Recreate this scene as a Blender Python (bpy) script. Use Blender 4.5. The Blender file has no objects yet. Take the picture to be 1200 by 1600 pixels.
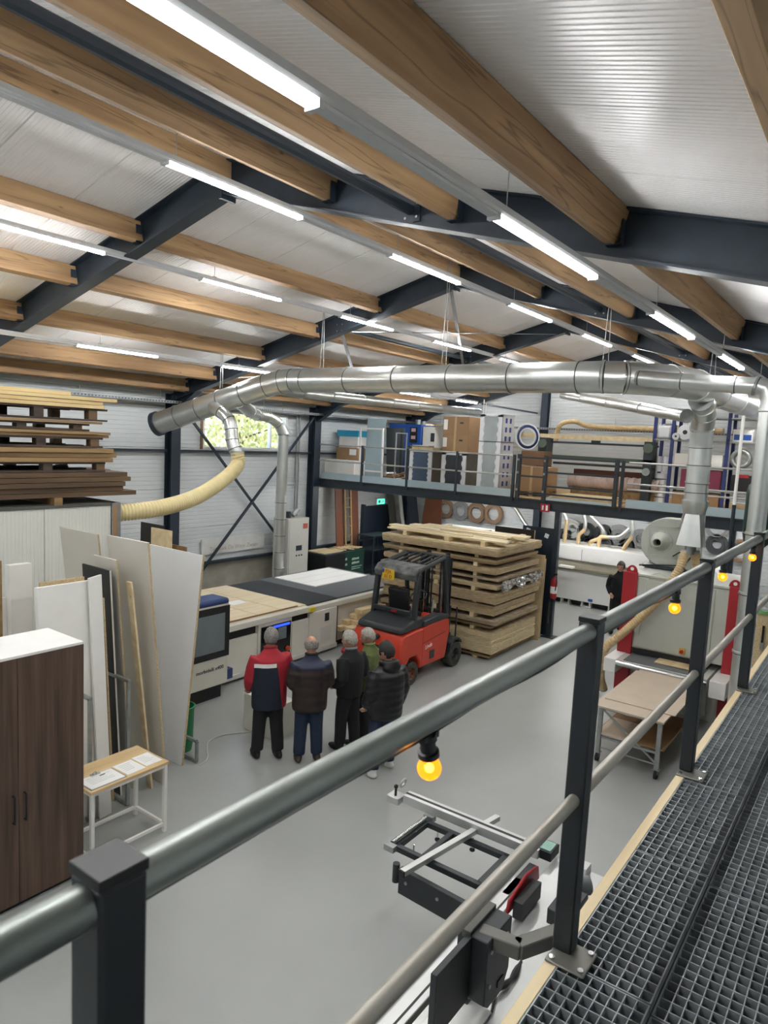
import bpy, math, random
from mathutils import Vector as V, Matrix, Euler
rnd = random.Random(7)
SC = bpy.context.scene
COL = SC.collection
R = math.radians
# ---------------------------------------------------------------- camera
cam_d = bpy.data.cameras.new('camera')
cam = bpy.data.objects.new('camera', cam_d); COL.objects.link(cam)
cam.matrix_world = Matrix(((0.592535, 0.061677, -0.803180, 0), (-0.804042, 0.106154, -0.585020, 0), (0.049178, 0.992435, 0.112491, 4.37), (0, 0, 0, 1)))
cam_d.lens = 1087.597/1600*36; cam_d.shift_x = (600-597.625)/1600; cam_d.shift_y = (808.567-800)/1600
cam_d.sensor_fit = 'VERTICAL'; cam_d.sensor_height = 36
cam_d.dof.use_dof = True; cam_d.dof.focus_distance = 8.0; cam_d.dof.aperture_fstop = 8.0
cam_d.clip_start = .02; cam_d.clip_end = 200
SC.camera = cam
# ---------------------------------------------------------------- world, exposure
W = bpy.data.worlds.new('sky_world'); SC.world = W; W.use_nodes = True
wn = W.node_tree.nodes; wl = W.node_tree.links
bg = wn['Background']; sky = wn.new('ShaderNodeTexSky'); sky.sky_type = 'HOSEK_WILKIE'
sky.sun_direction = (-.4, -.5, .75); sky.turbidity = 7
wl.new(sky.outputs[0], bg.inputs[0]); bg.inputs[1].default_value = 6.5
SC.view_settings.view_transform = 'Standard'; SC.view_settings.look = 'None'
SC.view_settings.gamma = 1; SC.view_settings.use_curve_mapping = False
SC.view_settings.exposure = 1.62
LED_POWER = 36.0
SC.cycles.max_bounces = 8; SC.cycles.diffuse_bounces = 4; SC.cycles.glossy_bounces = 4
SC.cycles.transmission_bounces = 6; SC.cycles.transparent_max_bounces = 8
SC.cycles.caustics_reflective = False; SC.cycles.caustics_refractive = False
SC.cycles.sample_clamp_indirect = 6.0
SC.cycles.use_denoising = True
# ---------------------------------------------------------------- mesh helpers
class MB:
    def __init__(s): s.v = []; s.f = []
    def add(s, vs, fs):
        n = len(s.v); s.v += [tuple(v) for v in vs]; s.f += [tuple(i+n for i in f) for f in fs]; return s
    def box(s, x0, x1, y0, y1, z0, z1, M=None):
        vs = [V((x, y, z)) for z in (z0, z1) for y in (y0, y1) for x in (x0, x1)]
        if M: vs = [M @ v for v in vs]
        return s.add(vs, [(0,2,3,1),(4,5,7,6),(0,1,5,4),(2,6,7,3),(0,4,6,2),(1,3,7,5)])
    def cb(s, c, d, rx=0, ry=0, rz=0):
        M = Matrix.Translation(c) @ Euler((rx, ry, rz)).to_matrix().to_4x4()
        a, b, h = d[0]/2, d[1]/2, d[2]/2
        return s.box(-a, a, -b, b, -h, h, M)
    def bar(s, p, q, w, h, up=(0, 0, 1)):
        p, q = V(p), V(q); d = (q-p); L = d.length; d /= L
        u = V(up); sd = d.cross(u)
        if sd.length < 1e-4: sd = d.cross(V((1, 0, 0)))
        sd.normalize(); u = sd.cross(d)
        vs = [p + d*t + sd*a + u*b for b in (-h/2, h/2) for a in (-w/2, w/2) for t in (0, L)]
        return s.add(vs, [(0,2,3,1),(4,5,7,6),(0,1,5,4),(2,6,7,3),(0,4,6,2),(1,3,7,5)])
    def tube(s, pts, r, n=10, caps=True, close=False):
        pts = [V(p) for p in pts]; k = len(pts)
        rs = r if isinstance(r, (list, tuple)) else [r]*k
        T = []
        for i in range(k):
            a = pts[i-1] if i else (pts[-1] if close else pts[0]); b = pts[(i+1) % k] if (i < k-1 or close) else pts[-1]
            t = (b-a); T.append(t.normalized() if t.length > 1e-9 else V((0, 0, 1)))
        nrm = T[0].cross(V((0, 0, 1)))
        if nrm.length < 1e-3: nrm = T[0].cross(V((1, 0, 0)))
        nrm.normalize(); vs = []
        for i in range(k):
            if i:
                nrm = nrm - T[i]*nrm.dot(T[i])
                if nrm.length < 1e-6: nrm = T[i].orthogonal()
                nrm.normalize()
            b = T[i].cross(nrm)
            vs += [pts[i] + (nrm*math.cos(2*math.pi*j/n) + b*math.sin(2*math.pi*j/n))*rs[i] for j in range(n)]
        fs = []
        for i in range(k if close else k-1):
            i2 = (i+1) % k
            fs += [(i*n+j, i*n+(j+1) % n, i2*n+(j+1) % n, i2*n+j) for j in range(n)]
        if caps and not close:
            fs += [tuple(reversed(range(n))), tuple(range((k-1)*n, k*n))]
        return s.add(vs, fs)
    def cyl(s, p, q, r, n=12, r2=None, caps=True):
        return s.tube([p, q], [r, r if r2 is None else r2], n, caps)
    def lathe(s, prof, n=24, M=None):
        vs = []; fs = []; m = len(prof)
        for j in range(n):
            a = 2*math.pi*j/n
            vs += [V((r*math.cos(a), r*math.sin(a), z)) for r, z in prof]
        for j in range(n):
            j2 = (j+1) % n
            fs += [(j*m+i, j2*m+i, j2*m+i+1, j*m+i+1) for i in range(m-1)]
        if M: vs = [M @ v for v in vs]
        return s.add(vs, fs)
    def prism(s, poly, a, b, ax='y', M=None):
        f = {'x': lambda p, t: V((t, p[0], p[1])), 'y': lambda p, t: V((p[0], t, p[1])), 'z': lambda p, t: V((p[0], p[1], t))}[ax]
        n = len(poly); vs = [f(p, a) for p in poly] + [f(p, b) for p in poly]
        if M: vs = [M @ v for v in vs]
        return s.add(vs, [tuple(range(n)), tuple(range(2*n-1, n-1, -1))] + [(i, i+n, (i+1) % n + n, (i+1) % n) for i in range(n)])
    def ball(s, c, r, n=12, m=8):
        c = V(c); r = r if isinstance(r, (tuple, list)) else (r, r, r)
        vs = [c + V((0, 0, -r[2]))]; fs = []
        for i in range(1, m):
            t = math.pi*i/m - math.pi/2
            vs += [c + V((r[0]*math.cos(t)*math.cos(2*math.pi*j/n), r[1]*math.cos(t)*math.sin(2*math.pi*j/n), r[2]*math.sin(t))) for j in range(n)]
        vs.append(c + V((0, 0, r[2]))); e = len(vs)-1
        for j in range(n): fs.append((0, 1+(j+1) % n, 1+j)); fs.append((e, e-n+j, e-n+(j+1) % n))
        for i in range(m-2):
            fs += [(1+i*n+j, 1+i*n+(j+1) % n, 1+(i+1)*n+(j+1) % n, 1+(i+1)*n+j) for j in range(n)]
        return s.add(vs, fs)
    def ring(s, c, R0, r, axis=(0, 0, 1), n=28, m=8):
        c = V(c); z = V(axis).normalized(); x = z.orthogonal().normalized(); y = z.cross(x)
        return s.tube([c + (x*math.cos(2*math.pi*i/n) + y*math.sin(2*math.pi*i/n))*R0 for i in range(n)], r, m, False, True)
    def build(s, name, mat, parent=None, loc=None, rz=0, bev=0, smooth=35, seg=2):
        me = bpy.data.meshes.new(name)
        if loc is not None:
            l = V(loc); vs = [V(v)-l for v in s.v]
        else: vs = s.v
        me.from_pydata([tuple(v) for v in vs], [], s.f)
        if mat: me.materials.append(mat)
        if smooth:
            me.polygons.foreach_set('use_smooth', [True]*len(me.polygons)); me.set_sharp_from_angle(angle=R(smooth))
        me.update()
        o = bpy.data.objects.new(name, me); COL.objects.link(o)
        if loc is not None: o.location = loc
        if rz: o.rotation_euler.z = rz
        if parent: o.parent = parent
        if bev:
            b = o.modifiers.new('bevel', 'BEVEL'); b.width = bev; b.segments = seg; b.limit_method = 'ANGLE'
        return o
def tag(o, label=None, cat=None, group=None, kind=None):
    for k, v in (('label', label), ('category', cat), ('group', group), ('kind', kind)):
        if v: o[k] = v
    return o
def thing(name, label, cat, loc=(0, 0, 0), rz=0, group=None, kind=None):
    o = bpy.data.objects.new(name, None); COL.objects.link(o); o.empty_display_size = .1
    o.location = loc; o.rotation_euler.z = rz
    return tag(o, label, cat, group, kind)
def one(mb, name, mat, label, cat, loc, group=None, bev=0, smooth=35, rz=0):
    """a thing that is one mesh; geometry given in world coordinates (or local when rz is used)"""
    return tag(mb.build(name, mat, None, loc, rz, bev, smooth), label, cat, group)
def dup(o, loc=None, rz=None, label=None, parent=None):
    c = o.copy(); COL.objects.link(c)
    if loc is not None: c.location = loc
    if rz is not None: c.rotation_euler.z = rz
    if label: c['label'] = label
    if parent is not None: c.parent = parent
    for ch in list(o.children): dup(ch, parent=c)
    return c
def arc(c, r, a0, a1, n, u, w):
    c, u, w = V(c), V(u), V(w)
    return [c + (u*math.cos(a0+(a1-a0)*i/n) + w*math.sin(a0+(a1-a0)*i/n))*r for i in range(n+1)]
def spline(pts, n=8):
    P = [V(p) for p in pts]; P = [P[0]*2-P[1]] + P + [P[-1]*2-P[-2]]; out = []
    for i in range(1, len(P)-2):
        a, b, c, d = P[i-1:i+3]
        for k in range(n):
            t = k/n
            out.append(.5*((2*b) + (c-a)*t + (2*a-5*b+4*c-d)*t*t + (3*b-a-3*c+d)*t**3))
    out.append(P[-2]); return out
# ---------------------------------------------------------------- materials
def lin(h):
    if not isinstance(h, str): return tuple(h)
    h = h.lstrip('#'); c = [int(h[i:i+2], 16)/255 for i in (0, 2, 4)]
    return tuple(x/12.92 if x <= .04045 else ((x+.055)/1.055)**2.4 for x in c)
def mat(name, col, rough=.5, metal=0, col2=None, var=.12, vs=4.0, st=(1, 1, 1), bump=0, bs=60.0, spec=.5, coat=0, detail=4, rvar=0, rand=True, lo=.35, hi=.65):
    m = bpy.data.materials.new(name); m.use_nodes = True
    N = m.node_tree.nodes; L = m.node_tree.links; b = N['Principled BSDF']
    c = lin(col); c2 = lin(col2) if col2 else tuple(x*(1-var) for x in c)
    b.inputs['Roughness'].default_value = rough; b.inputs['Metallic'].default_value = metal
    b.inputs['Specular IOR Level'].default_value = spec; b.inputs['Coat Weight'].default_value = coat
    tc = N.new('ShaderNodeTexCoord'); mp = N.new('ShaderNodeMapping'); mp.inputs['Scale'].default_value = st
    L.new(tc.outputs['Object'], mp.inputs['Vector'])
    if rand:
        oi = N.new('ShaderNodeObjectInfo'); mu = N.new('ShaderNodeMath'); mu.operation = 'MULTIPLY'; mu.inputs[1].default_value = 37.0
        L.new(oi.outputs['Random'], mu.inputs[0]); L.new(mu.outputs[0], mp.inputs['Location'])
    nz = N.new('ShaderNodeTexNoise'); nz.inputs['Scale'].default_value = vs; nz.inputs['Detail'].default_value = detail
    L.new(mp.outputs[0], nz.inputs['Vector'])
    rp = N.new('ShaderNodeValToRGB'); rp.color_ramp.elements[0].position = lo; rp.color_ramp.elements[1].position = hi
    rp.color_ramp.elements[0].color = (*c2, 1); rp.color_ramp.elements[1].color = (*c, 1)
    L.new(nz.outputs[0], rp.inputs[0]); L.new(rp.outputs[0], b.inputs['Base Color'])
    if rvar:
        mr = N.new('ShaderNodeMapRange'); mr.inputs[3].default_value = max(0, rough-rvar); mr.inputs[4].default_value = rough+rvar
        L.new(nz.outputs[0], mr.inputs[0]); L.new(mr.outputs[0], b.inputs['Roughness'])
    if bump:
        n2 = N.new('ShaderNodeTexNoise'); n2.inputs['Scale'].default_value = bs; n2.inputs['Detail'].default_value = 3
        L.new(mp.outputs[0], n2.inputs['Vector'])
        bp = N.new('ShaderNodeBump'); bp.inputs['Strength'].default_value = bump; bp.inputs['Distance'].default_value = .01
        L.new(n2.outputs[0], bp.inputs['Height']); L.new(bp.outputs[0], b.inputs['Normal'])
    return m
def wood(name, c1, c2, axis=0, vs=9.0, rough=.6, stretch=14, knots=True, cracks=False):
    st = [1.0]*3; st[axis] = 1.0/stretch
    m = mat(name, c1, rough, 0, c2, vs=vs, st=st, detail=6, bump=.12, bs=30, lo=.3, hi=.7)
    if knots:
        N = m.node_tree.nodes; L = m.node_tree.links; b = N['Principled BSDF']
        tc = N.new('ShaderNodeTexCoord'); mp = N.new('ShaderNodeMapping'); s2 = [5.5]*3; s2[axis] = 2.2
        mp.inputs['Scale'].default_value = s2; L.new(tc.outputs['Object'], mp.inputs['Vector'])
        oi = N.new('ShaderNodeObjectInfo'); mu = N.new('ShaderNodeMath'); mu.operation = 'MULTIPLY'; mu.inputs[1].default_value = 91.0
        L.new(oi.outputs['Random'], mu.inputs[0]); L.new(mu.outputs[0], mp.inputs['Location'])
        vo = N.new('ShaderNodeTexVoronoi'); vo.inputs['Scale'].default_value = 1.0; L.new(mp.outputs[0], vo.inputs['Vector'])
        rp = N.new('ShaderNodeValToRGB'); rp.color_ramp.elements[0].position = .04; rp.color_ramp.elements[1].position = .1
        rp.color_ramp.elements[0].color = (.35, .35, .35, 1); rp.color_ramp.elements[1].color = (1, 1, 1, 1)
        L.new(vo.outputs['Distance'], rp.inputs[0])
        mx = N.new('ShaderNodeMix'); mx.data_type = 'RGBA'; mx.blend_type = 'MULTIPLY'; mx.inputs[0].default_value = .8
        src = b.inputs['Base Color'].links[0].from_socket
        L.new(src, mx.inputs[6]); L.new(rp.outputs[0], mx.inputs[7]); L.new(mx.outputs[2], b.inputs['Base Color'])
        if cracks:
            m3 = N.new('ShaderNodeMapping'); s3 = [7.0]*3; s3[axis] = .35; m3.inputs['Scale'].default_value = s3; L.new(tc.outputs['Object'], m3.inputs['Vector']); L.new(mu.outputs[0], m3.inputs['Location'])
            n3 = N.new('ShaderNodeTexNoise'); n3.inputs['Scale'].default_value = 1.0; n3.inputs['Detail'].default_value = 3; L.new(m3.outputs[0], n3.inputs['Vector'])
            r3 = N.new('ShaderNodeValToRGB'); e = r3.color_ramp.elements; e[0].position = .484; e[0].color = (1, 1, 1, 1); e[1].position = .516; e[1].color = (1, 1, 1, 1)
            q = e.new(.5); q.color = (.42, .4, .38, 1); L.new(n3.outputs[0], r3.inputs[0])
            m4 = N.new('ShaderNodeMix'); m4.data_type = 'RGBA'; m4.blend_type = 'MULTIPLY'; m4.inputs[0].default_value = .75
            L.new(mx.outputs[2], m4.inputs[6]); L.new(r3.outputs[0], m4.inputs[7]); L.new(m4.outputs[2], b.inputs['Base Color'])
    return m
def emit(name, col, power):
    m = bpy.data.materials.new(name); m.use_nodes = True; b = m.node_tree.nodes['Principled BSDF']
    b.inputs['Base Color'].default_value = (*lin(col), 1); b.inputs['Emission Color'].default_value = (*lin(col), 1)
    b.inputs['Emission Strength'].default_value = power; return m
def glass(name, col=(1, 1, 1), rough=.0, alpha=.25):
    m = bpy.data.materials.new(name); m.use_nodes = True; N = m.node_tree.nodes; L = m.node_tree.links
    for n in list(N):
        if n.type != 'OUTPUT_MATERIAL': N.remove(n)
    t = N.new('ShaderNodeBsdfTransparent'); g = N.new('ShaderNodeBsdfGlossy'); x = N.new('ShaderNodeMixShader')
    t.inputs[0].default_value = (*col, 1); g.inputs['Roughness'].default_value = .05+rough; x.inputs[0].default_value = alpha
    L.new(t.outputs[0], x.inputs[1]); L.new(g.outputs[0], x.inputs[2]); L.new(x.outputs[0], N['Material Output'].inputs[0]); return m
m_roof = mat('white_roof_sheet', '#e9e7e6', .30, var=.03, vs=1.5)
m_wall = mat('pale_wall_sheet', '#ccd1d2', .45, var=.04, vs=1.5)
m_steel = mat('anthracite_steel', '#27333f', .45, var=.2, vs=6)
m_steel2 = mat('dark_painted_steel', '#2b343c', .42, var=.2, vs=6)
m_purlin = wood('glulam_timber', '#bb9a70', '#8f7050', 0, cracks=True)
m_pine = wood('pale_pine', '#e3d2ac', '#cbb388', 0)
m_conc = mat('plinth_concrete', '#9c978c', .8, var=.2, vs=3, bump=.2)
m_galv = mat('galvanised_sheet', '#d9dcd9', .31, .9, var=.08, vs=5, rvar=.015)
m_galv2 = mat('galvanised_dull', '#a9adab', .45, .8, var=.2, vs=9, rvar=.08)
m_whitep = mat('white_paint', '#ecebe6', .4, var=.04)
m_greyp = mat('grey_white_paint', '#c9c9c2', .42, var=.05)
m_black = mat('black_plastic', '#16181a', .45, var=.2)
m_blackr = mat('black_rubber', '#1d1d1c', .75, var=.3, vs=12)
m_red = mat('red_paint', '#a51f28', .42, var=.1)
m_blue = mat('blue_paint', '#1f4f9b', .42, var=.1)
m_card = mat('brown_cardboard', '#9d7d5b', .75, var=.1, vs=3)
m_chip = mat('chipboard', '#c9b590', .75, col2='#ad9770', vs=60, detail=5)
m_chipe = mat('chipboard_edges', '#bda986', .8, col2='#948060', vs=8, st=(1, 1, 14), detail=5)
m_paper = mat('white_paper', '#f2f2ef', .7, var=.03)
m_chrome = mat('bright_metal', '#d4d6d6', .2, 1.0, var=.08)
m_glass = glass('window_glass', alpha=.08)
# ================================================================ the hall
RY, RS = 6.1, .262                       # ridge line (y) and roof slope
X0, X1, YL, YR = -3.6, 19.95, 13.55, -1.15
FR = (.4, 5.25, 10.1, 14.95, 19.78)      # steel frames
def zb(y): return 6.98 - RS*abs(y-RY)    # underside of the purlins
def zs(y): return zb(y) + .27            # underside of the roof sheets
SA = math.atan(RS)
# floor
m_floor = mat('polished_concrete_floor', '#a8aba8', .31, col2='#979a97', vs=.8, detail=5, rvar=.015, lo=.15, hi=.85, bump=.03, bs=90, rand=False, spec=.55)
tag(MB().box(X0-.3, X1+.3, YR-.3, YL+.3, -.2, 0).build('floor', m_floor, smooth=0), 'grey polished concrete workshop floor', kind='structure')
def rib_panel(z0, z1, lo, hi, per, dep, th=.06, gw=0):
    """sheet with shallow grooves: profile along v (z0..z1), lo(v)..hi(v) along u; returns list (u, depth, v) verts and faces"""
    n = max(1, round((z1-z0)/per)); p = []
    e = (z1-z0)/n
    p.append((z0, th*.5)); p.append((z0+.008, 0))
    for i in range(n):
        a = z0+e*i
        if i: p += [(a-.006-gw, 0), (a-.001-gw, dep), (a+.005, dep), (a+.010, 0)]
    p += [(z1-.008, 0), (z1, th*.5)]
    vs = []; fs = []
    for v, d in p: vs += [(lo(v), d, v), (hi(v), d, v)]
    for i in range(len(p)-1): fs.append((2*i, 2*i+1, 2*i+3, 2*i+2))
    return vs, fs
# ceiling: outer skin and 1 m wide micro-ribbed panels on each slope
ce = MB()
for s in (1, -1):
    ye = YL+.35 if s > 0 else YR-.35
    ce.add([(X0-.3, RY, zs(RY)+.12), (X1+.3, RY, zs(RY)+.12), (X1+.3, ye, zs(ye)+.12), (X0-.3, ye, zs(ye)+.12)], [(0, 1, 2, 3)])
ceil = tag(ce.build('ceiling', m_roof, smooth=0), 'white ribbed sheet metal roof underside with two slopes', kind='structure')
Ls = (YL+.3-RY)/math.cos(SA)
vs, fs = rib_panel(0, 1.0, lambda v: 0, lambda v: Ls, .0417, .0035)
pm = MB().add([(v, u, d) for u, d, v in vs], [f[::-1] for f in fs]).build('roof_panel', m_roof, ceil, smooth=20)
pm.rotation_euler = (-SA, 0, 0); pm.location = (X0, RY, zs(RY))
k = 1
while X0 + k < X1:
    c = pm.copy(); COL.objects.link(c); c.parent = ceil; c.location.x = X0+k; k += 1
for j in range(k):
    c = pm.copy(); COL.objects.link(c); c.parent = ceil; c.location = (X0+j+1, RY, zs(RY)); c.rotation_euler = (-SA, 0, math.pi)
# left wall with plinth, panel rows and window
WX0, WX1, WZ0, WZ1 = 11.05, 13.95, 3.92, 4.86
wl_ = tag(MB().box(X0, X1, YL+.06, YL+.2, 0, 1.05).build('wall_left', m_conc, smooth=0), 'long side wall of pale ribbed panels above a concrete plinth', kind='structure')
MB().box(X0, X1, YL, YL+.2, 0, 1.05).build('plinth', m_conc, wl_, smooth=0)
rows = [(1.05, 2.0), (2.0, 2.96), (2.96, 3.92), (3.92, 4.86), (4.86, 5.6)]
def wall_row(par, z0, z1, a, b, place):
    vs, fs = rib_panel(z0, z1, lambda v: a, lambda v: b, .095, .009, gw=.012)
    return MB().add([place(*v) for v in vs], fs).build('wall_panel', m_wall, par, smooth=20)
for z0, z1 in rows:
    for a, b in ([(X0, WX0), (WX1, X1)] if z0 == 3.92 else [(X0, X1)]):
        wall_row(wl_, z0, z1, a, b, lambda u, d, v: (u, YL+d, v))
MB().box(X0, X1, YL-.012, YL+.03, 1.04, 1.10).build('base_flashing', m_steel, wl_)
# back (gable), right and front walls
def gab(v, side):   # y limit at height v
    y = RY + side*(zs(RY)+.1-v)/RS
    return min(y, YL+.1) if side > 0 else max(y, YR-.1)
gb = tag(MB().box(X1+.07, X1+.2, YR-.2, YL+.2, 0, .25).build('wall_back', m_conc, smooth=0), 'end wall of pale ribbed panels behind the storage platform', kind='structure')
z = .1
while z < 7.2:
    z1 = min(z+1.0, 7.25)
    vs, fs = rib_panel(z, z1, lambda v: gab(v, -1), lambda v: gab(v, 1), .095, .009, gw=.012)
    MB().add([(X1+d, u, v) for u, d, v in vs], [f[::-1] for f in fs]).build('wall_panel', m_wall, gb, smooth=20); z = z1
wr = tag(MB().box(X0, X1, YR-.2, YR-.07, 0, 1.0).build('wall_right', m_conc, smooth=0), 'pale ribbed wall along the walkway', kind='structure')
for z0, z1 in ((0, 1.0), (1.0, 2.0), (2.0, 3.0), (3.0, 4.0), (4.0, 5.5)):
    wall_row(wr, z0, z1, X0, X1, lambda u, d, v: (u, YR-d, v))
wf = tag(MB().box(X0-.2, X0-.07, YR-.2, YL+.2, 0, .3).build('wall_front', m_conc, smooth=0), 'pale end wall behind the viewer', kind='structure')
MB().add([(X0, YR-.1, 0), (X0, YL+.1, 0), (X0, YL+.1, zs(YL)), (X0, RY, zs(RY)+.1), (X0, YR-.1, zs(YR))], [(0, 1, 2, 3, 4)]).build('wall_panel', m_wall, wf, smooth=0)
# window in the left wall
wi = thing('window_1', 'wide high window with bright foliage outside', None, ((WX0+WX1)/2, YL, WZ0), kind='structure')
w2 = (WX1-WX0)/2; hh = WZ1-WZ0
fm = MB()
fm.box(-w2, w2, -.02, .2, 0, .05).box(-w2, w2, -.02, .2, hh-.05, hh).box(-w2, -w2+.06, -.02, .2, .05, hh-.05).box(w2-.06, w2, -.02, .2, .05, hh-.05)
fm.build('window_frame', m_whitep, wi, smooth=0)
MB().box(.84, .89, .02, .12, .05, hh-.05).build('mullion', m_whitep, wi)
MB().box(-w2-.06, -w2, -.03, .2, -.02, hh+.02).build('reveal', mat('brown_reveal', '#8a6a4c', .6), wi)
MB().box(-w2+.06, w2-.06, .08, .09, .05, hh-.05).build('pane', m_glass, wi, smooth=0)
# trees outside
m_leaf = mat('sunlit_leaf', '#e6dea0', .6, col2='#a9b070', vs=2.5, lo=.4, hi=.6)
m_bark = mat('bark', '#6a5a48', .85, var=.3)
def tree(x, y, h, label, seed, n=3500):
    r = random.Random(seed); t = thing('tree', label, 'tree', (x, y, -.2), group='trees outside the window')
    tr = MB().tube([(0, 0, 0), (.05, 0, h*.5), (0, .1, h*.95)], [.12, .08, .02], 8)
    for i in range(9):
        a = r.random()*6.28; z = h*(.35+.06*i); e = V((math.cos(a)*1.5, math.sin(a)*1.5, z+.5)); tr.tube([(0, 0, z), e*.5+V((0, 0, z*.5)), e], [.04, .03, .008], 6)
    tr.build('trunk', m_bark, t)
    lm = MB()
    for i in range(n):
        a = r.random()*6.28; q = r.random()**.5*2.1; z = h*(.3+.75*r.random()); c = V((math.cos(a)*q, math.sin(a)*q, z)); s = .07+.08*r.random()
        e = Euler((r.random()*6, r.random()*6, r.random()*6)).to_matrix()
        lm.add([c+e@V(p)*s for p in ((-1, 0, 0), (0, -.5, .1), (1, 0, 0), (0, .5, .1))], [(0, 1, 2, 3)])
    tag(lm.build('crown', m_leaf, t, smooth=0), kind='stuff')
tree(16.2, 17.9, 5.6, 'leafy tree close outside the end of the window by the duct', 1)
tree(11.6, 19.0, 5.2, 'leafy tree outside the middle of the high window', 2)
tree(21.0, 21.0, 6.2, 'leafy tree farther off outside the window', 3)
# ---------------------------------------------------------------- steel frames
def ibeam(mb, p, q, side, h, b, tf=.016, tw=.012):
    """I section from p to q; side = flange width direction; h along (q-p) x side"""
    p, q, sd = V(p), V(q), V(side).normalized(); d = (q-p).normalized(); n = d.cross(sd).normalized()
    pr = [(-b/2, -h/2), (b/2, -h/2), (b/2, -h/2+tf), (tw/2, -h/2+tf), (tw/2, h/2-tf), (b/2, h/2-tf), (b/2, h/2), (-b/2, h/2), (-b/2, h/2-tf), (-tw/2, h/2-tf), (-tw/2, -h/2+tf), (-b/2, -h/2+tf)]
    k = len(pr); vs = [p+sd*a+n*c for a, c in pr] + [q+sd*a+n*c for a, c in pr]
    return mb.add(vs, [tuple(range(k)), tuple(range(2*k-1, k-1, -1))] + [(i, (i+1) % k, (i+1) % k+k, i+k) for i in range(k)])
PY = [.42, 1.82, 3.19, 4.6, 6.08, 7.66, 9.1, 10.54, 12.0, 12.92]
names = ['nearest, above the walkway', 'first overhead, crossing the upper picture', 'second, at the duct end', 'third, at the platform edge', 'last, against the end wall']
for i, x in enumerate(FR):
    t = thing('portal_frame', 'dark blue-grey steel roof frame, %s' % names[i], 'steel frame', (x, RY, 0), group='portal frames')
    off = .085; hd = .35
    for s, nm in ((1, 'rafter'), (-1, 'rafter')):
        ye = (13.4-RY) if s > 0 else (RY-YR-.02)
        mid = lambda y: 6.98-RS*y+.085
        ibeam(MB(), (0, 0, mid(0)), (0, s*ye, mid(ye)), (1, 0, 0), hd, .18).build(nm, m_steel, t, smooth=0)
    ibeam(MB(), (0, 13.42-RY, 0), (0, 13.42-RY, 5.15), (1, 0, 0), .25, .25).build('column', m_steel, t, smooth=0)
    ibeam(MB(), (0, YR+.14-RY, 0), (0, YR+.14-RY, 5.1), (1, 0, 0), .25, .25).build('column', m_steel, t, smooth=0)
    # haunch plate at the eaves, ridge splice plates with bolts
    MB().prism([(13.32-RY, 4.75), (13.32-RY, 5.2), (12.5-RY, 5.25)], -.008, .008, 'x').build('haunch', m_steel, t, smooth=0)
    MB().bar((0, 13.32-RY, 4.74), (0, 12.5-RY, 5.22), .16, .014).build('haunch_flange', m_steel, t, smooth=0)
    MB().box(-.1, .1, -.02, .02, 6.83, 7.22).build('splice_plate', m_steel, t)
    for y in PY[:-1] + [12.92]:
        if abs(y-RY) < .1: continue
        for sx in (-1, 1):
            if (i == 0 and sx < 0) or (i == 4 and sx > 0): continue
            MB().box(sx*.02, sx*.1, y-RY-.055, y-RY+.055, zb(y)-.012, zb(y)-.004).build('purlin_shoe', m_steel, t)
            MB().box(sx*.02, sx*.1, y-RY-.061, y-RY-.055, zb(y)-.012, zb(y)+.2).build('purlin_shoe', m_steel, t)
# ---------------------------------------------------------------- timber purlins, one per bay and line
where = ['lowest on the walkway side', 'second up on the walkway side', 'third up on the walkway side', 'next to the ridge, walkway side', 'on the ridge',
         'next to the ridge, window side', 'second down, window side', 'third down, window side', 'fourth down, window side', 'lowest, along the window wall top']
bays = ['bay above the viewer', 'bay before the second frame', 'bay above the window', 'bay over the platform']
xs = [X0] + list(FR)
for k in range(4):
    a, b = (FR[k]+.012, FR[k+1]-.012) if k else (FR[0]+.012, FR[1]-.012)
    for j, y in enumerate(PY):
        zc = zb(y)+.13; r = -SA if y > RY+.1 else (SA if y < RY-.1 else 0)
        o = MB().cb((0, 0, 0), (b-a, .10, .262), rx=r).build('roof_purlin', m_purlin, None, bev=.004)
        o.location = ((a+b)/2, y, zc)
        tag(o, 'timber purlin, %s, %s' % (where[j], bays[k]), 'roof beam', 'timber purlins')
# ---------------------------------------------------------------- steel struts along the hall and roof braces
for k in range(4):
    for y, nm in ((3.66, 'walkway side'), (8.55, 'window side')):
        if nm == 'window side' and k not in (2, 3): continue
        p, q = V((FR[k]+.01, y, zb(y)+.03)), V((FR[k+1]-.01, y, zb(y)+.03))
        t = thing('roof_strut', 'dark steel strut under the roof, %s, %s' % (nm, bays[k]), 'steel strut', p, group='roof struts')
        MB().cyl((0.03, 0, 0), tuple(q-p-V((.03, 0, 0))), .045, 10).build('tube', m_steel, t)
        for e in (0, (q-p).x):
            MB().box(e-.012, e+.012, -.09, .09, -.1, .1).build('end_plate', m_steel, t)
            for by in (-.06, .06):
                for bz in (-.06, .06): MB().cyl((e-.02, by, bz), (e+.02, by, bz), .012, 6).build('bolt', m_galv2, t)
m_brace = mat('zinc_brace_bar', '#7f868a', .4, .6)
for p, q, l in (((10.1, 6.2, zb(6.2)-.06), (14.95, 8.7, zb(8.7)-.06), 'diagonal steel brace bar in the window bay, starting at the ridge'),
                ((10.1, 8.5, zb(8.5)-.06), (14.95, 6.35, zb(6.35)-.06), 'diagonal steel brace bar in the window bay, ending at the ridge'),
                ((10.1, 8.5, zb(8.5)-.07), (14.95, 11.8, zb(11.8)-.07), 'diagonal steel brace bar in the window bay, running down to the eaves'),
                ((10.1, 11.6, zb(11.6)-.06), (14.95, 8.7, zb(8.7)-.08), 'diagonal steel brace bar in the window bay, rising from the duct')):
    one(MB().bar(p, q, .06, .012), 'brace_bar', m_brace, l, 'brace', p, 'roof brace bars')
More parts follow.
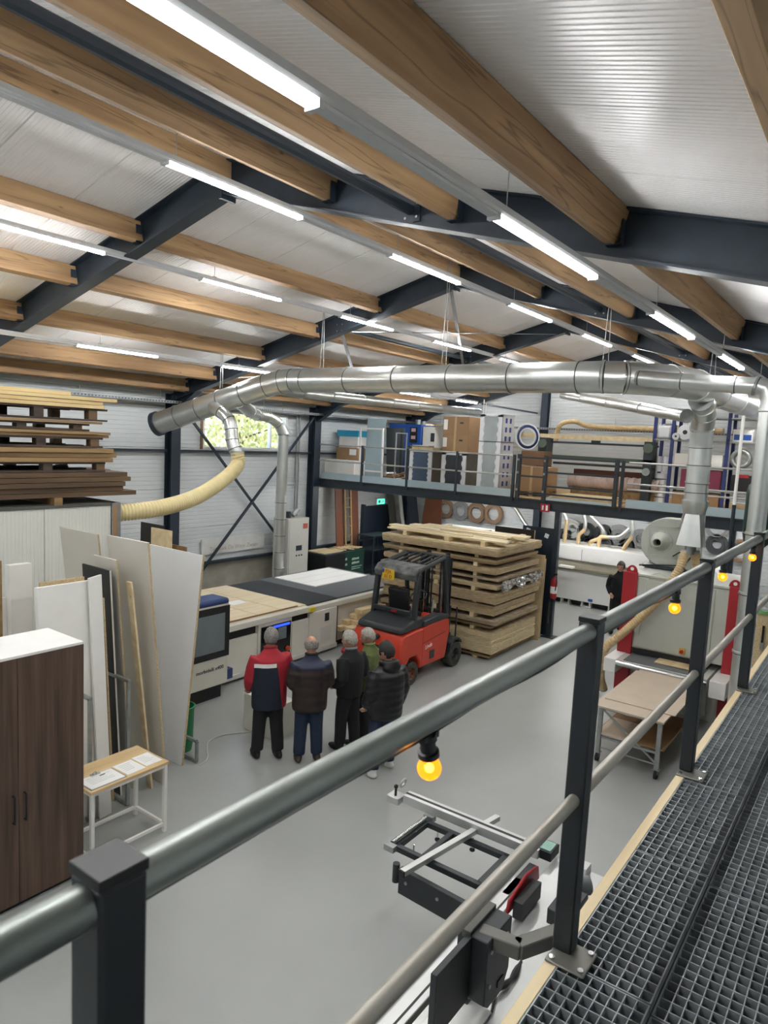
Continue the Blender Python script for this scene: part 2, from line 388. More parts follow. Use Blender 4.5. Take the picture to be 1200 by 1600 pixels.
# wall bracing, girts
for z, l in ((3.86, 'dark steel girt under the window'), (1.12, 'dark steel girt along the top of the concrete plinth')):
    for k in (1, 2, 3):
        p = (FR[k]+.13, 13.44, z); q = (FR[k+1]-.13, 13.44, z)
        one(MB().bar(p, q, .1, .05), 'wall_girt', m_steel, l + ', ' + ['', 'bay of the timber store', 'bay of the flat table machine', 'bay under the platform'][k], 'steel girt', p, 'wall girts')
one(MB().bar((10.32, 13.38, 4.86), (14.75, 13.38, .35), .06, .05), 'wall_brace', m_steel, 'dark diagonal wall brace falling towards the platform', 'brace', (10.32, 13.38, 4.86))
one(MB().bar((14.75, 13.31, 4.86), (10.32, 13.31, .35), .06, .05), 'wall_brace', m_steel, 'dark diagonal wall brace rising towards the platform', 'brace', (14.75, 13.31, 4.86))
# gable columns and a brace on the end wall
for y, l in ((8.6, 'dark column on the end wall behind the wrapped tall box'),):
    t = thing('gable_column', l, 'steel column', (19.8, y, 0), group='gable columns')
    ibeam(MB(), (0, 0, 0), (0, 0, zb(y)-.1), (0, 1, 0), .2, .2).build('shaft', m_steel, t, smooth=0)
one(MB().bar((19.7, 8.8, 5.35), (19.7, 11.0, 6.0-.35), .06, .05), 'wall_brace', m_steel, 'short dark brace high on the end wall', 'brace', (19.7, 8.8, 5.35))
# ---------------------------------------------------------------- cable trays
m_tray = mat('perforated_zinc', '#9aa0a2', .4, .7)
def tray(p, q, label, w=.22, h=.06):
    p, q = V(p), V(q); t = thing('cable_tray', label, 'cable tray', p); d = q-p; L = d.length; ang = math.atan2(d.y, d.x); t.rotation_euler.z = ang
    m = MB().box(0, L, -w/2, w/2, -h/2, -h/2+.004).box(0, L, -w/2, -w/2+.004, -h/2, h/2).box(0, L, w/2-.004, w/2, -h/2, h/2)
    m.build('trough', m_tray, t, smooth=0)
    x = .04; 
    hm = MB()
    while x < L: hm.box(x, x+.035, -w/2-.0015, -w/2, -.012, .012); x += .075
    tag(hm.build('perforation', m_black, t, smooth=0), kind='stuff')
    x = .8
    while x < L:
        MB().cyl((x, 0, -h/2), (x, 0, .35), .006, 6).build('hanger_rod', m_galv2, t); x += 1.9
    return t
tray((5.0, 13.2, 4.95), (19.6, 13.2, 4.95), 'perforated zinc cable tray along the window wall')
tray((19.55, 12.9, 4.9), (19.55, 2.0, 4.9), 'perforated zinc cable tray along the end wall')
# ---------------------------------------------------------------- light tracks
m_track = mat('track_aluminium', '#c3c7c9', .55, 0, var=.04)
m_led = emit('led_diffuser', '#ffffff', LED_POWER)
for y, z, l, st in ((1.88, 5.58, 'long suspended LED light track over the walkway side', -2.46), (4.79, 6.40, 'long suspended LED light track beside the ridge, walkway side', -2.43),
                (7.9, 6.40, 'long suspended LED light track beside the ridge, window side', -2.53), (10.7, 5.60, 'long suspended LED light track nearest the window wall', -2.72)):
    t = thing('light_track', l, 'light', (0, y, z), group='LED light tracks')
    MB().prism([(-.035, .02), (.035, .02), (.045, .035), (.035, .075), (-.035, .075), (-.045, .035)], -3.4, 19.4, 'x').build('track_profile', m_track, t)
    x = st; nx = 0
    while x < 19:
        if x+1.5 > -3.4:
            d = MB().prism([(-.027, .0), (-.016, -.010), (.016, -.010), (.027, .0), (.027, .02), (-.027, .02)], max(x, -3.3), min(x+1.5, 19.35), 'x').build('led_strip', m_led, t)
            MB().box(x-.03, x, -.036, .036, -.012, .02).build('end_cap', m_track, t)
            MB().box(x+1.5, x+1.53, -.036, .036, -.012, .02).build('end_cap', m_track, t)
            MB().box(x+1.53, x+2.94, -.03, .03, .004, .02).build('blank_cover', m_track, t)
        x += 2.97; nx += 1
    for x in range(-3, 20, 3):
        MB().cyl((x+.6, 0, .07), (x+.6, 0, zs(y)-z), .0035, 6).build('wire', m_galv2, t)
        MB().box(x+.57, x+.63, -.012, .012, .07, .09).build('clip', m_galv2, t)
def bw(mb, name, m, t, **k):
    """part of thing t, geometry given in world coordinates (t unrotated)"""
    l = V(t.location); mb.v = [tuple(V(v)-l) for v in mb.v]
    return mb.build(name, m, t, **k)
def txt(body, size, m, parent=None, loc=(0, 0, 0), rot=(0, 0, 0), name='lettering', ext=.0015, shear=0, align='CENTER'):
    c = bpy.data.curves.new(name, 'FONT'); c.body = body; c.size = size; c.extrude = ext; c.align_x = align; c.align_y = 'CENTER'; c.shear = shear; c.resolution_u = 2
    tmp = bpy.data.objects.new('t', c); COL.objects.link(tmp)
    dg = bpy.context.evaluated_depsgraph_get(); me = bpy.data.meshes.new_from_object(tmp.evaluated_get(dg))
    bpy.data.objects.remove(tmp); me.materials.clear(); me.materials.append(m)
    o = bpy.data.objects.new(name, me); COL.objects.link(o); o.location = loc; o.rotation_euler = rot
    if parent: o.parent = parent
    return o
# ================================================================ extraction ducts
m_gasket = mat('dark_gasket', '#4a4d4c', .6)
def duct(t, pts, r, cuts=(), n=28, m=None, ring=True, rr=.014):
    """round duct along pts; cuts = indices of pts where a joint ring sits; one part per section"""
    m = m or m_galv; idx = [0] + list(cuts) + [len(pts)-1]; idx = sorted(set(idx))
    for a, b in zip(idx[:-1], idx[1:]):
        bw(MB().tube(pts[a:b+1], r, n, caps=(a == 0 or b == len(pts)-1)), 'duct_section', m, t, smooth=50)
    if ring:
        for i in idx:
            p = V(pts[i]); d = (V(pts[min(i+1, len(pts)-1)]) - V(pts[max(i-1, 0)])).normalized()
            bw(MB().cyl(p-d*rr, p+d*rr, r+.011, n), 'clamp_ring', m_galv2 if i in (0,) else m, t, smooth=50)
            if r > .1: bw(MB().cyl(p+d*rr, p+d*(rr+.012), r+.004, n), 'gasket', m_gasket, t, smooth=50)
def line(p, q, k): p, q = V(p), V(q); return [p.lerp(q, i/k) for i in range(k+1)]
RD = .222
t = thing('extraction_duct', 'large galvanised main extraction duct crossing the hall under the roof', 'duct', (9.7, 6, 5.37))
A = line((8.85, 12.25, 4.45), (9.52, 9.85, 5.26), 5); B = [V((9.62, 9.55, 5.34)), V((9.68, 9.3, 5.37)), V((9.7, 9.0, 5.37))]
C = line((9.7, 9.0, 5.37), (9.7, 3.75, 5.37), 5)[1:]
D = [V((9.72, 3.4, 5.37)), V((9.82, 3.15, 5.37)), V((10.05, 2.9, 5.37)), V((10.35, 2.68, 5.37)), V((10.65, 2.54, 5.37)), V((11.0, 2.48, 5.37))]
E_ = line((11.0, 2.48, 5.37), (19.9, 2.45, 5.37), 6)[1:]
pts = A+B+C+D+E_
duct(t, pts, RD, [1, 2, 3, 4, 5, 6, 7, 8, 9, 10, 11, 12, 13, 14, 15, 17, 19, 20, 21, 22])
bw(MB().cyl((8.83, 12.3, 4.43), (8.86, 12.22, 4.46), RD+.03, 28), 'end_flange', m_steel2, t)
for p in ((9.25, 10.8, 4.94), (9.7, 8.6, 5.37), (9.7, 6.0, 5.37), (9.75, 3.4, 5.37), (12.0, 2.47, 5.37)):
    p = V(p)
    for s in (-.04, .04): bw(MB().cyl(p+V((0, s, RD)), (p.x, p.y+s*.3, zs(p.y)-.02), .006, 6), 'hanger_rod', m_galv2, t)
# branch with flexible hose to the white cabin
t = thing('branch_duct', 'short galvanised branch bending down from the main duct end', 'duct', (9.0, 10.4, 4.6))
pp = spline([(9.2, 10.95, 4.86), (9.05, 10.75, 4.80), (9.0, 10.5, 4.72), (9.0, 10.28, 4.58), (9.0, 10.2, 4.42), (9.0, 10.17, 4.22), (9.0, 10.1, 4.05), (9.03, 10.05, 3.96)], 3)
duct(t, pp, .12, [6, 9, 12, 15, 18], 20)
m_hose = mat('cream_hose', '#e3d3a0', .5, var=.1, vs=8)
m_hose2 = mat('tan_hose', '#cdb488', .5, var=.12, vs=8)
def hose(name, label, pts, r, m, ridge=.05, n=16, amp=.05, cat='hose', group=None):
    """corrugated flexible hose"""
    P = spline(pts, 24); L = [0]
    for a, b in zip(P[:-1], P[1:]): L.append(L[-1]+(b-a).length)
    k = int(L[-1]/ridge)*4; Q = []; rs = []; j = 0
    for i in range(k+1):
        s = L[-1]*i/k
        while j < len(L)-2 and L[j+1] < s: j += 1
        Q.append(P[j].lerp(P[j+1], (s-L[j])/max(1e-6, L[j+1]-L[j]))); rs.append(r*(1+amp*(1 if i % 4 in (1, 2) else -1)))
    t = thing(name, label, cat, Q[0], group=group)
    bw(MB().tube(Q, rs, n), 'corrugated_tube', m, t, smooth=60)
    for q, d in ((Q[0], Q[1]-Q[0]), (Q[-1], Q[-1]-Q[-2])):
        d = d.normalized(); bw(MB().cyl(q-d*.012, q+d*.012, r*1.1, n), 'hose_clamp', m_galv2, t)
    return t
hose('flexible_hose', 'thick cream corrugated hose drooping from duct branch to white cabin', [(9.03, 10.05, 3.97), (9.0, 10.0, 3.75), (8.47, 9.76, 3.50), (7.52, 9.35, 3.25), (6.7, 9.2, 3.12), (6.0, 9.4, 3.05)], .125, m_hose, .05, 18, .06)
# duct going down behind the flat table machine
t = thing('drop_duct', 'galvanised duct dropping vertically behind the flat table machine', 'duct', (12, 11.75, 1))
pp = spline([(9.35, 10.4, 4.95), (10.2, 11.0, 4.80), (11.1, 11.75, 4.76), (11.55, 11.85, 4.74), (11.85, 11.8, 4.6), (11.98, 11.75, 4.35)], 4)
duct(t, pp, .125, [4, 8, 12, 16], 20)
duct(t, line((11.98, 11.75, 4.35), (11.98, 11.75, .75), 9), .13, [4, 5, 6, 7, 8], 20)
duct(t, [(11.98, 11.75, 1.1), (12.3, 11.75, .75), (12.75, 11.75, .42)], .07, [1], 14)
for p in ((11.4, 11.82, 4.75),): bw(MB().cyl(p, (11.4, 11.82, zs(11.82)), .006, 6), 'hanger_rod', m_galv2, t)
# long thin duct along the window side to the platform
t = thing('long_thin_duct', 'thinner galvanised duct running lengthwise behind the main duct', 'duct', (12, 10.5, 5.28))
duct(t, spline([(9.66, 9.5, 5.3), (10.3, 10.2, 5.27), (11.2, 10.5, 5.26), (12.2, 10.5, 5.26)], 3) + line((12.2, 10.5, 5.26), (19.2, 10.5, 5.3), 6)[1:], .115, [3, 6, 9, 10, 11, 12, 13, 14], 18)
t = thing('rear_duct', 'thin galvanised duct slanting away over the platform, seen under the main duct', 'duct', (12.6, 3.36, 5.1))
duct(t, line((11.6, 2.7, 4.95), (17.4, 7.1, 5.72), 4), .1, [1, 2, 3], 18)
# side branch and standpipe at the walkway
t = thing('side_branch_duct', 'smooth galvanised branch pipe running towards the standpipe at the walkway', 'duct', (9.8, 2.1, 5.3))
bw(MB().tube([(9.72, 3.5, 5.37), (9.76, 3.2, 5.37), (9.8, 2.95, 5.36)], [.2, .16, .105], 22), 'cone', m_galv, t, smooth=60)
duct(t, [V((9.8, 2.95, 5.36)), V((9.8, 2.4, 5.31)), V((9.8, 1.75, 5.26)), V((9.8, 1.5, 5.25))], .105, [1, 2], 20)
t = thing('standpipe', 'tall galvanised standpipe rising past the walkway railing', 'duct', (9.8, 1.33, 0))
q = [V((9.8, 1.5, 5.25)), V((9.8, 1.38, 5.22)), V((9.8, 1.33, 5.1)), V((9.8, 1.33, 4.95))]
duct(t, q + line((9.8, 1.33, 4.95), (9.8, 1.33, .35), 6)[1:] + [V((9.8, 1.36, .2)), V((9.82, 1.5, .08))], .11, [3, 5, 6, 7, 8, 9], 22)
# drop to the sander
t = thing('sander_drop_duct', 'galvanised duct dropping from the main duct to the sanding machine', 'duct', (12.15, 2.57, 3))
pp = [V((11.55, 2.5, 5.2)), V((11.8, 2.51, 5.12)), V((12.01, 2.53, 4.98)), V((12.13, 2.57, 4.78)), V((12.17, 2.57, 4.5))] + line((12.17, 2.57, 4.5), (12.17, 2.57, 3.62), 6)[1:]
duct(t, pp, .175, [1, 2, 3, 4, 6, 8, 9], 24)
bw(MB().tube([(12.17, 2.57, 3.62), (12.17, 2.57, 3.56), (12.17, 2.57, 3.40)], [.205, .205, .165], 24), 'cone', m_galv, t)
a, b = .13, .19; z0, z1 = 2.88, 3.40; vs = []
for i in range(16):
    an = 2*math.pi*i/16; vs.append((12.17+.15*math.cos(an), 2.57+.15*math.sin(an), z1))
for i in range(16):
    an = 2*math.pi*i/16; c, s = math.cos(an), math.sin(an); m_ = max(abs(c), abs(s)); vs.append((12.17+b*c/m_, 2.57+b*s/m_, z0))
bw(MB().add(vs, [(i, (i+1) % 16, 16+(i+1) % 16, 16+i) for i in range(16)] + [tuple(range(16)), tuple(range(31, 15, -1))]), 'square_adaptor', m_galv, t, smooth=15)
for i, dx in enumerate((-.07, .07)):
    bw(MB().cyl((12.17+dx, 2.57, 2.9), (12.17+dx, 2.57, 2.74), .075, 16), 'spigot', m_galv2, t)
hose('sander_hose', 'tan corrugated hose curving from the square adaptor past the red post', [(12.1, 2.63, 2.76), (11.95, 2.68, 2.45), (11.82, 2.95, 1.9), (11.76, 3.4, 1.32), (11.74, 3.68, .98), (11.78, 3.74, .5), (11.95, 3.72, .2)], .068, m_hose2, .04, 14, .09, group='sander hoses')
hose('sander_hose', 'short tan hose dropping straight onto the sanding machine top', [(12.24, 2.52, 2.76), (12.28, 2.46, 2.55), (12.34, 2.48, 2.31)], .078, m_hose2, .04, 14, .09, group='sander hoses')
# ================================================================ storage platform (mezzanine)
XM = 15.04; DZ = 3.17
m_deck = mat('platform_deck', '#b59a70', .7, var=.15)
t = thing('storage_platform', 'steel storage platform along the end wall with dark edge beam', 'platform', (XM, 6, 0))
bw(MB().box(XM+.02, 19.6, -.8, 13.28, DZ-.04, DZ), 'deck', m_deck, t)
ibeam(b_ := MB(), (XM+.05, 13.3, 3.03), (XM+.05, -.85, 3.03), (1, 0, 0), .24, .12); bw(b_, 'edge_beam', m_steel2, t, smooth=0)
for y in (11.5, 9.5, 7.5, 5.5, 3.5, 1.5): ibeam(b_ := MB(), (XM+.1, y, 3.03), (19.6, y, 3.03), (0, 1, 0), .2, .1); bw(b_, 'joist', m_steel2, t, smooth=0)
for x, y in ((XM+.05, 6.05), (XM+.05, 1.0), (18.0, 2.9)):
    bw(MB().box(x-.06, x+.06, y-.06, y+.06, 0.012, 2.91), 'post', m_steel2, t); bw(MB().box(x-.15, x+.15, y-.15, y+.15, 0, .012), 'base_plate', m_steel2, t)
m_toe = mat('pale_blue_toe_board', '#aebfc4', .45, .3, var=.06)
ys = [13.22, 11.73, 10.23, 8.75, 7.21]
for a, b in zip(ys[:-1], ys[1:]): bw(MB().box(XM-.02, XM-.005, b+.04, a-.04, DZ-.01, DZ+.17), 'toe_board', m_toe, t)
bw(MB().box(XM-.02, XM-.005, -.8, 4.55, DZ-.01, DZ+.17), 'toe_board', m_toe, t); bw(MB().box(XM-.02, XM-.005, 4.8, 6.35, DZ-.01, DZ+.05), 'toe_board', m_toe, t)
m_rail = mat('zinc_rail', '#b9bbb8', .4, .6)
t = thing('platform_railing', 'thin zinc railing with dark posts along the platform edge', 'railing', (XM, 10, DZ), group='platform railings')
for y in ys[1:]: bw(MB().box(XM-.03, XM+.03, y-.03, y+.03, DZ-.1, DZ+.98), 'post', m_steel2, t)
for z in (DZ+.95, DZ+.5): bw(MB().cyl((XM, 13.28, z), (XM, 7.21, z), .021, 10), 'rail', m_rail, t)
t = thing('platform_railing', 'zinc railing of the platform beside the blue racking', 'railing', (XM, 2, DZ), group='platform railings')
for y in (4.67, 3.1, 1.5): bw(MB().box(XM-.03, XM+.03, y-.03, y+.03, DZ-.1, DZ+.98), 'post', m_steel2, t)
for z in (DZ+.95, DZ+.5, DZ+.38): bw(MB().cyl((XM, 4.55, z), (XM, -.8, z), .02, 10), 'rail', m_rail, t)
t = thing('platform_gate', 'dark steel swing gate in the platform railing', 'gate', (XM, 5.6, DZ))
for y in (7.08, 6.42, 4.8): bw(MB().box(XM-.04, XM+.04, y-.04, y+.04, DZ-.05, DZ+1.0), 'gate_post', m_steel2, t)
for z in (.95, .62, .3, .12): bw(MB().box(XM-.02, XM+.02, 4.8, 6.42, DZ+z-.02, DZ+z+.02), 'gate_bar', m_steel2, t)
for z in (.93, .5, .1): bw(MB().box(XM-.02, XM+.02, 6.42, 7.08, DZ+z-.02, DZ+z+.02), 'gate_bar', m_steel2, t)
for z in (.85, .55, .15): bw(MB().cyl((XM-.06, 6.42, DZ+z), (XM-.06, 6.42, DZ+z+.05), .025, 8), 'hinge', m_galv2, t); bw(MB().cyl((XM-.06, 7.08, DZ+z), (XM-.06, 7.08, DZ+z+.05), .025, 8), 'hinge', m_galv2, t)
# red fire sign on the platform beam
t = thing('fire_sign', 'small red fire extinguisher sign on the platform beam', 'sign', (XM-.03, 6.35, 2.98))
MB().box(-.012, 0, -.11, .11, -.09, .09).build('plate', m_red, t)
MB().box(-.014, -.012, -.07, -.02, -.06, .06).cyl((-.014, .05, -.05), (-.014, .05, .05), .02, 8).build('pictogram', m_paper, t, smooth=0)
# ================================================================ flat table CNC machine
m_cream = mat('machine_cream', '#d6d4c8', .4, var=.04)
m_grid = mat('dark_grid_table', '#34383d', .5, var=.25, vs=40)
m_grid2 = mat('grey_grid_table', '#5c6165', .5, var=.15, vs=40)
m_mblue = mat('machine_blue', '#23396f', .35, var=.1)
m_spoil = wood('spoil_board', '#e6dabf', '#d6c39c', 0, knots=False)
m_screen = mat('screen_grey', '#6f7a7c', .25, var=.08)
t = thing('cnc_machine', 'long flat table CNC router with cream panels and dark table', 'machine', (10, 9.5, 0))
bw(MB().box(6.9, 13.4, 9.05, 11.3, .12, .88), 'frame', m_cream, t)
bw(MB().box(7.0, 13.3, 9.1, 11.2, 0, .12), 'plinth', m_black, t)
bw(MB().box(6.9, 10.0, 8.9, 11.4, .93, 1.04), 'table_edge', m_cream, t, bev=.01)
bw(MB().box(10.0, 13.5, 8.95, 11.45, .90, 1.0), 'table_edge', m_cream, t, bev=.01)
bw(MB().box(10.0, 11.0, 9.08, 11.4, 1.0, 1.035), 'grid_table', m_grid, t)
bw(MB().box(11.0, 13.48, 9.08, 11.42, 1.0, 1.035), 'grid_table', m_grid2, t)
gl = MB()
for i in range(11): gl.box(10.06+i*.09, 10.075+i*.09, 9.1, 11.38, 1.0355, 1.038)
tag(gl.build('grid_line', m_black, None), kind='stuff'); g_ = bpy.data.objects[-1] if 0 else [o for o in COL.objects if o.name.startswith('grid_line')][-1]; g_.parent = t; g_.location = -V(t.location)
for i, (a, b) in enumerate(((6.95, 7.55), (7.57, 8.15), (8.17, 8.75), (8.77, 9.35), (9.37, 9.98))):
    bw(MB().box(a, b, 8.95+.08, 11.35, 1.04, 1.062), 'spoil_board', m_spoil, t)
bw(MB().box(7.6, 9.75, 9.02, 9.05, 1.062, 1.08), 'stop_strip', mat('brown_strip', '#8a6844', .6), t)
for x, y, z in ((8.55, 10.3, 1.07), (8.9, 9.9, 1.07), (7.9, 10.6, 1.07)): bw(MB().box(x, x+.35, y, y+.25, 1.062, z), 'workpiece', m_paper, t)
m_slot = mat('dark_slot', '#101113', .5)
bw(MB().box(6.95, 8.62, 8.99, 9.06, .77, .93), 'dark_slot', m_slot, t)
bw(MB().box(9.5, 10.55, 8.99, 9.06, .80, .92), 'dark_slot', m_slot, t)
for a, b, z1 in ((7.0, 8.62, .77), (9.52, 9.98, .80), (10.0, 10.84, .90)):
    bw(MB().box(a, b, 8.93, 9.05, .14, z1), 'front_panel', m_cream, t, bev=.008)
bw(MB().box(8.64, 9.5, 8.93, 9.05, .12, .93), 'front_panel', m_cream, t, bev=.008)
bw(MB().box(8.70, 9.46, 8.915, 8.935, .24, .86), 'dark_window', mat('dark_glazing', '#121519', .12, spec=.8), t)
bw(MB().box(9.0, 9.42, 8.90, 8.914, .80, .84), 'blue_lamp', emit('blue_lamp', '#2038d0', 1.2), t)
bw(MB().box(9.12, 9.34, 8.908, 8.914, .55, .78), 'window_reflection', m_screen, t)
t_e = bw(MB().cyl((9.38, 8.87, .34), (9.38, 8.92, .34), .045, 14), 'emergency_button', mat('orange_button', '#c8562a', .4), t)
bw(MB().box(10.35, 10.65, 8.918, 8.93, .25, .55), 'vent_grille', m_greyp, t); bw(MB().box(10.46, 10.58, 8.918, 8.93, .66, .82), 'control_plate', m_steel2, t)
bw(MB().box(10.9, 13.3, 9.2, 9.25, .12, .85), 'rear_panel', m_cream, t); bw(MB().box(10.84, 10.95, 9.0, 9.1, .1, .9), 'dark_gap', m_slot, t)
bw(MB().box(11.8, 13.3, 9.1, 9.2, .55, .86), 'dark_gap', m_slot, t)
bw(MB().box(7.0, 10.84, 8.90, 9.0, .06, .14), 'skirting', m_greyp, t)
bw(MB().box(9.94, 10.1, 8.87, 8.95, .94, 1.02), 'yellow_stop', mat('yellow_stop', '#d8c23a', .5), t)
# control housing with tinted screen
bw(MB().box(6.75, 7.55, 8.5, 8.9, .25, 1.60), 'control_housing', m_cream, t, bev=.012)
bw(MB().box(6.74, 7.56, 8.49, 8.92, 1.57, 1.68), 'blue_cap', m_mblue, t, bev=.05, seg=4)
bw(MB().box(6.75, 7.555, 8.485, 8.502, .72, 1.56), 'screen_frame', m_black, t)
bw(MB().box(6.75, 7.45, 8.478, 8.487, .83, 1.45), 'screen', m_screen, t)
bw(MB().box(6.0, 6.75, 8.6, 8.9, .2, 1.5), 'gantry_leg', m_cream, t); bw(MB().box(6.5, 6.7, 8.9, 11.4, 1.15, 1.4), 'gantry_beam', m_cream, t, bev=.02)
bw(MB().box(7.56, 7.75, 8.6, 8.85, .25, .42), 'blue_foot', m_mblue, t)
bw(MB().box(6.8, 7.5, 8.6, 8.88, 0, .25), 'pedestal', m_black, t)
tx = txt('morbidelli x400', .088, mat('dark_lettering', '#2f3235', .5), t, V((7.18, 8.496, .545))-V(t.location), (R(90), 0, 0), 'brand_lettering', .002)
# white sheet and small stuff on the machine table
o = one(MB().box(11.4, 13.3, 10.05, 11.3, 1.036, 1.055), 'white_sheet', m_paper, 'white panel lying on the far grey end of the machine table', 'panel', (11.4, 10.05, 1.036))
for i, (y, w) in enumerate(((10.45, .012), (10.85, .012))): MB().box(.0, 1.9, y-10.05, y-10.05+w, .0195, .0205).build('groove', m_greyp, o)
one(MB().ball((10.75, 8.55, .08), (.16, .10, .09), 12, 7), 'red_bundle', m_red, 'small red tool bundle lying on the floor before the machine', 'tool bag', (10.75, 8.55, 0))
# light grey control cabinet by the window wall
t = thing('control_cabinet', 'pale grey electrical cabinet standing beside the drop duct', 'cabinet', (13.6, 12.85, 0))
bw(MB().box(13.2, 14.0, 12.65, 13.2, 0, 2.15), 'body', m_greyp, t, bev=.01)
bw(MB().box(13.24, 13.96, 12.635, 12.65, .1, 2.1), 'door', m_greyp, t, bev=.005)
bw(MB().box(13.75, 13.92, 12.628, 12.636, 1.86, 2.0), 'red_label', mat('red_label', '#b5573f', .6), t)
bw(MB().box(13.5, 13.72, 12.628, 12.636, 1.28, 1.42), 'display', m_steel, t)
for i in range(3): bw(MB().cyl((13.52+i*.1, 12.62, 1.15), (13.52+i*.1, 12.64, 1.15), .022, 8), 'switch', m_black, t)
bw(MB().cyl((13.4, 12.9, 2.15), (13.4, 12.9, 2.32), .1, 14), 'motor', m_steel2, t); bw(MB().cyl((13.6, 12.9, 2.2), (13.8, 12.9, 2.35), .07, 12), 'motor', m_galv2, t)
t = thing('wall_conduit', 'grey vertical conduit pipes on the wall beside the platform column', 'pipe', (14.3, 13.45, 2))
for x in (14.25, 14.35): bw(MB().cyl((x, 13.45, 1.2), (x, 13.45, 4.9), .025, 10), 'pipe', m_galv2, t)
bw(MB().box(14.15, 14.35, 13.35, 13.5, 1.35, 1.7), 'junction_box', m_greyp, t); bw(MB().box(14.18, 14.28, 13.33, 13.35, 1.45, 1.6), 'red_switch', m_red, t)
# faded notice on the window wall
t = thing('wall_notice', 'faded cream notice board with lettering low on the window wall', 'sign', (12.1, 13.5, 1.5))
MB().box(-1.05, 1.05, -.02, .02, -.2, .18).build('board', mat('faded_white', '#d9dad6', .6), t)
txt('Techniek De Witte Zwaan', .15, mat('faded_lettering', '#b9aa9a', .6), t, (0, -.024, -.08), (R(90), 0, 0), 'lettering', .001, .15)
# ================================================================ chipboard stack
m_chips = [m_chipe, mat('chip_edge_pale', '#d3c29e', .8, col2='#b3a07a', vs=8, st=(1, 1, 12)), mat('chip_edge_grey', '#a7977d', .8, col2='#85765f', vs=8, st=(1, 1, 12)), mat('fibreboard_brown', '#a08660', .8, col2='#86704f', vs=8, st=(1, 1, 12))]
packs = [(2.155, 2.32, 0, -.05, .0, 1), (1.98, 2.07, 3, .04, .08, 0), (1.785, 1.90, 0, 0, .05, 0), (1.655, 1.70, 2, .02, .0, 2), (1.475, 1.57, 1, .03, .03, 1), (1.195, 1.39, 0, -.02, .0, 0),
         (.94, 1.135, 0, .06, .07, 0), (.765, .846, 2, -.02, .0, 2), (.67, .725, 2, .06, .1, 3), (.155, .58, 1, .02, .05, 1), (0.04, .093, 3, .1, .13, 3)]
ordn = ['topmost', 'second from top', 'third from top', 'thin greyish, fourth from top', 'fifth from top', 'sixth from top, thick', 'seventh from top, thick', 'eighth from top', 'thin dark, ninth from top', 'thick pale, near the floor', 'thin brown, on the floor']
for i, (z0, z1, mi, dx, dy, m2) in enumerate(packs):
    y0, y1 = 6.1+dy, 8.95+rnd.uniform(-.06, .06); x0, x1 = 12.35+dx, 14.42+rnd.uniform(-.05, .05)
    t = thing('chipboard_pack', 'pack of chipboard sheets, %s in the tall stack' % ordn[i], 'board pack', ((x0+x1)/2, (y0+y1)/2, z0), group='chipboard packs')
    n = max(1, round((z1-z0)/.038)); h = (z1-z0)/n
    for k in range(n):
        j = lambda: rnd.uniform(-.012, .012)
        bw(MB().box(x0+j(), x1+j(), y0+j(), y1+j(), z0+k*h, z0+(k+1)*h-.0015), 'sheet', m_chips[mi] if k < n-1 else m_chips[m2], t, smooth=0)
    # bearers on top of the pack, carrying the next one
    if i:
        zt = packs[i-1][0]
        for k, y in enumerate((6.65, 7.55, 8.5)):
            one(MB().box(12.4+dx, 14.3, y-.045, y+.045, z1, zt), 'bearer', m_pine, 'wooden bearer under the chipboard pack that is %s, %s' % (ordn[i-1], ['walkway end', 'middle', 'window end'][k]), 'bearer', (12.4, y, z1), 'stack bearers')
for k, y in enumerate((6.55, 7.5, 8.5)): one(MB().box(12.45, 14.3, y-.05, y+.05, 0, .04), 'bearer', m_pine, 'low wooden bearer on the floor under the chipboard stack, %s' % ['walkway end', 'middle', 'window end'][k], 'bearer', (12.45, y, 0), 'stack bearers')
for k, y in enumerate((6.5, 7.35, 8.4)): one(MB().box(12.38, 14.3, y-.05, y+.05, 2.32, 2.41), 'bearer', m_pine, 'wooden bearer on the very top chipboard pack, %s' % ['walkway end', 'middle', 'window end'][k], 'bearer', (12.38, y, 2.32), 'stack bearers')
m_plank = wood('pale_plank', '#e6d9b8', '#d2bf96', 1, knots=False)
for i, (x, y0, y1, z, w, r) in enumerate(((12.55, 6.05, 8.9, 2.412, .22, .02), (12.82, 6.1, 9.05, 2.412, .2, -.03), (13.1, 6.3, 8.8, 2.412, .2, .03), (13.4, 6.0, 8.9, 2.412, .24, -.02), (13.75, 6.15, 8.7, 2.412, .26, .03), (12.7, 7.7, 9.0, 2.447, .22, -.06), (13.15, 6.25, 7.9, 2.447, .2, .08), (13.45, 6.0, 7.6, 2.447, .2, -.05), (12.6, 6.9, 8.4, 2.447, .16, .05))):
    o = MB().cb((0, 0, 0), (w, y1-y0, .032)).build('loose_plank', m_plank, None, bev=.003); o.location = (x, (y0+y1)/2, z+.016); o.rotation_euler.z = r
    tag(o, 'pale loose plank on the chipboard stack, %s' % ['front edge', 'second row', 'middle row', 'fourth row', 'back row', 'upper layer, window end front', 'upper layer, walkway end middle', 'upper layer, walkway end back', 'upper layer, front middle'][i], 'plank', 'loose planks on the stack')
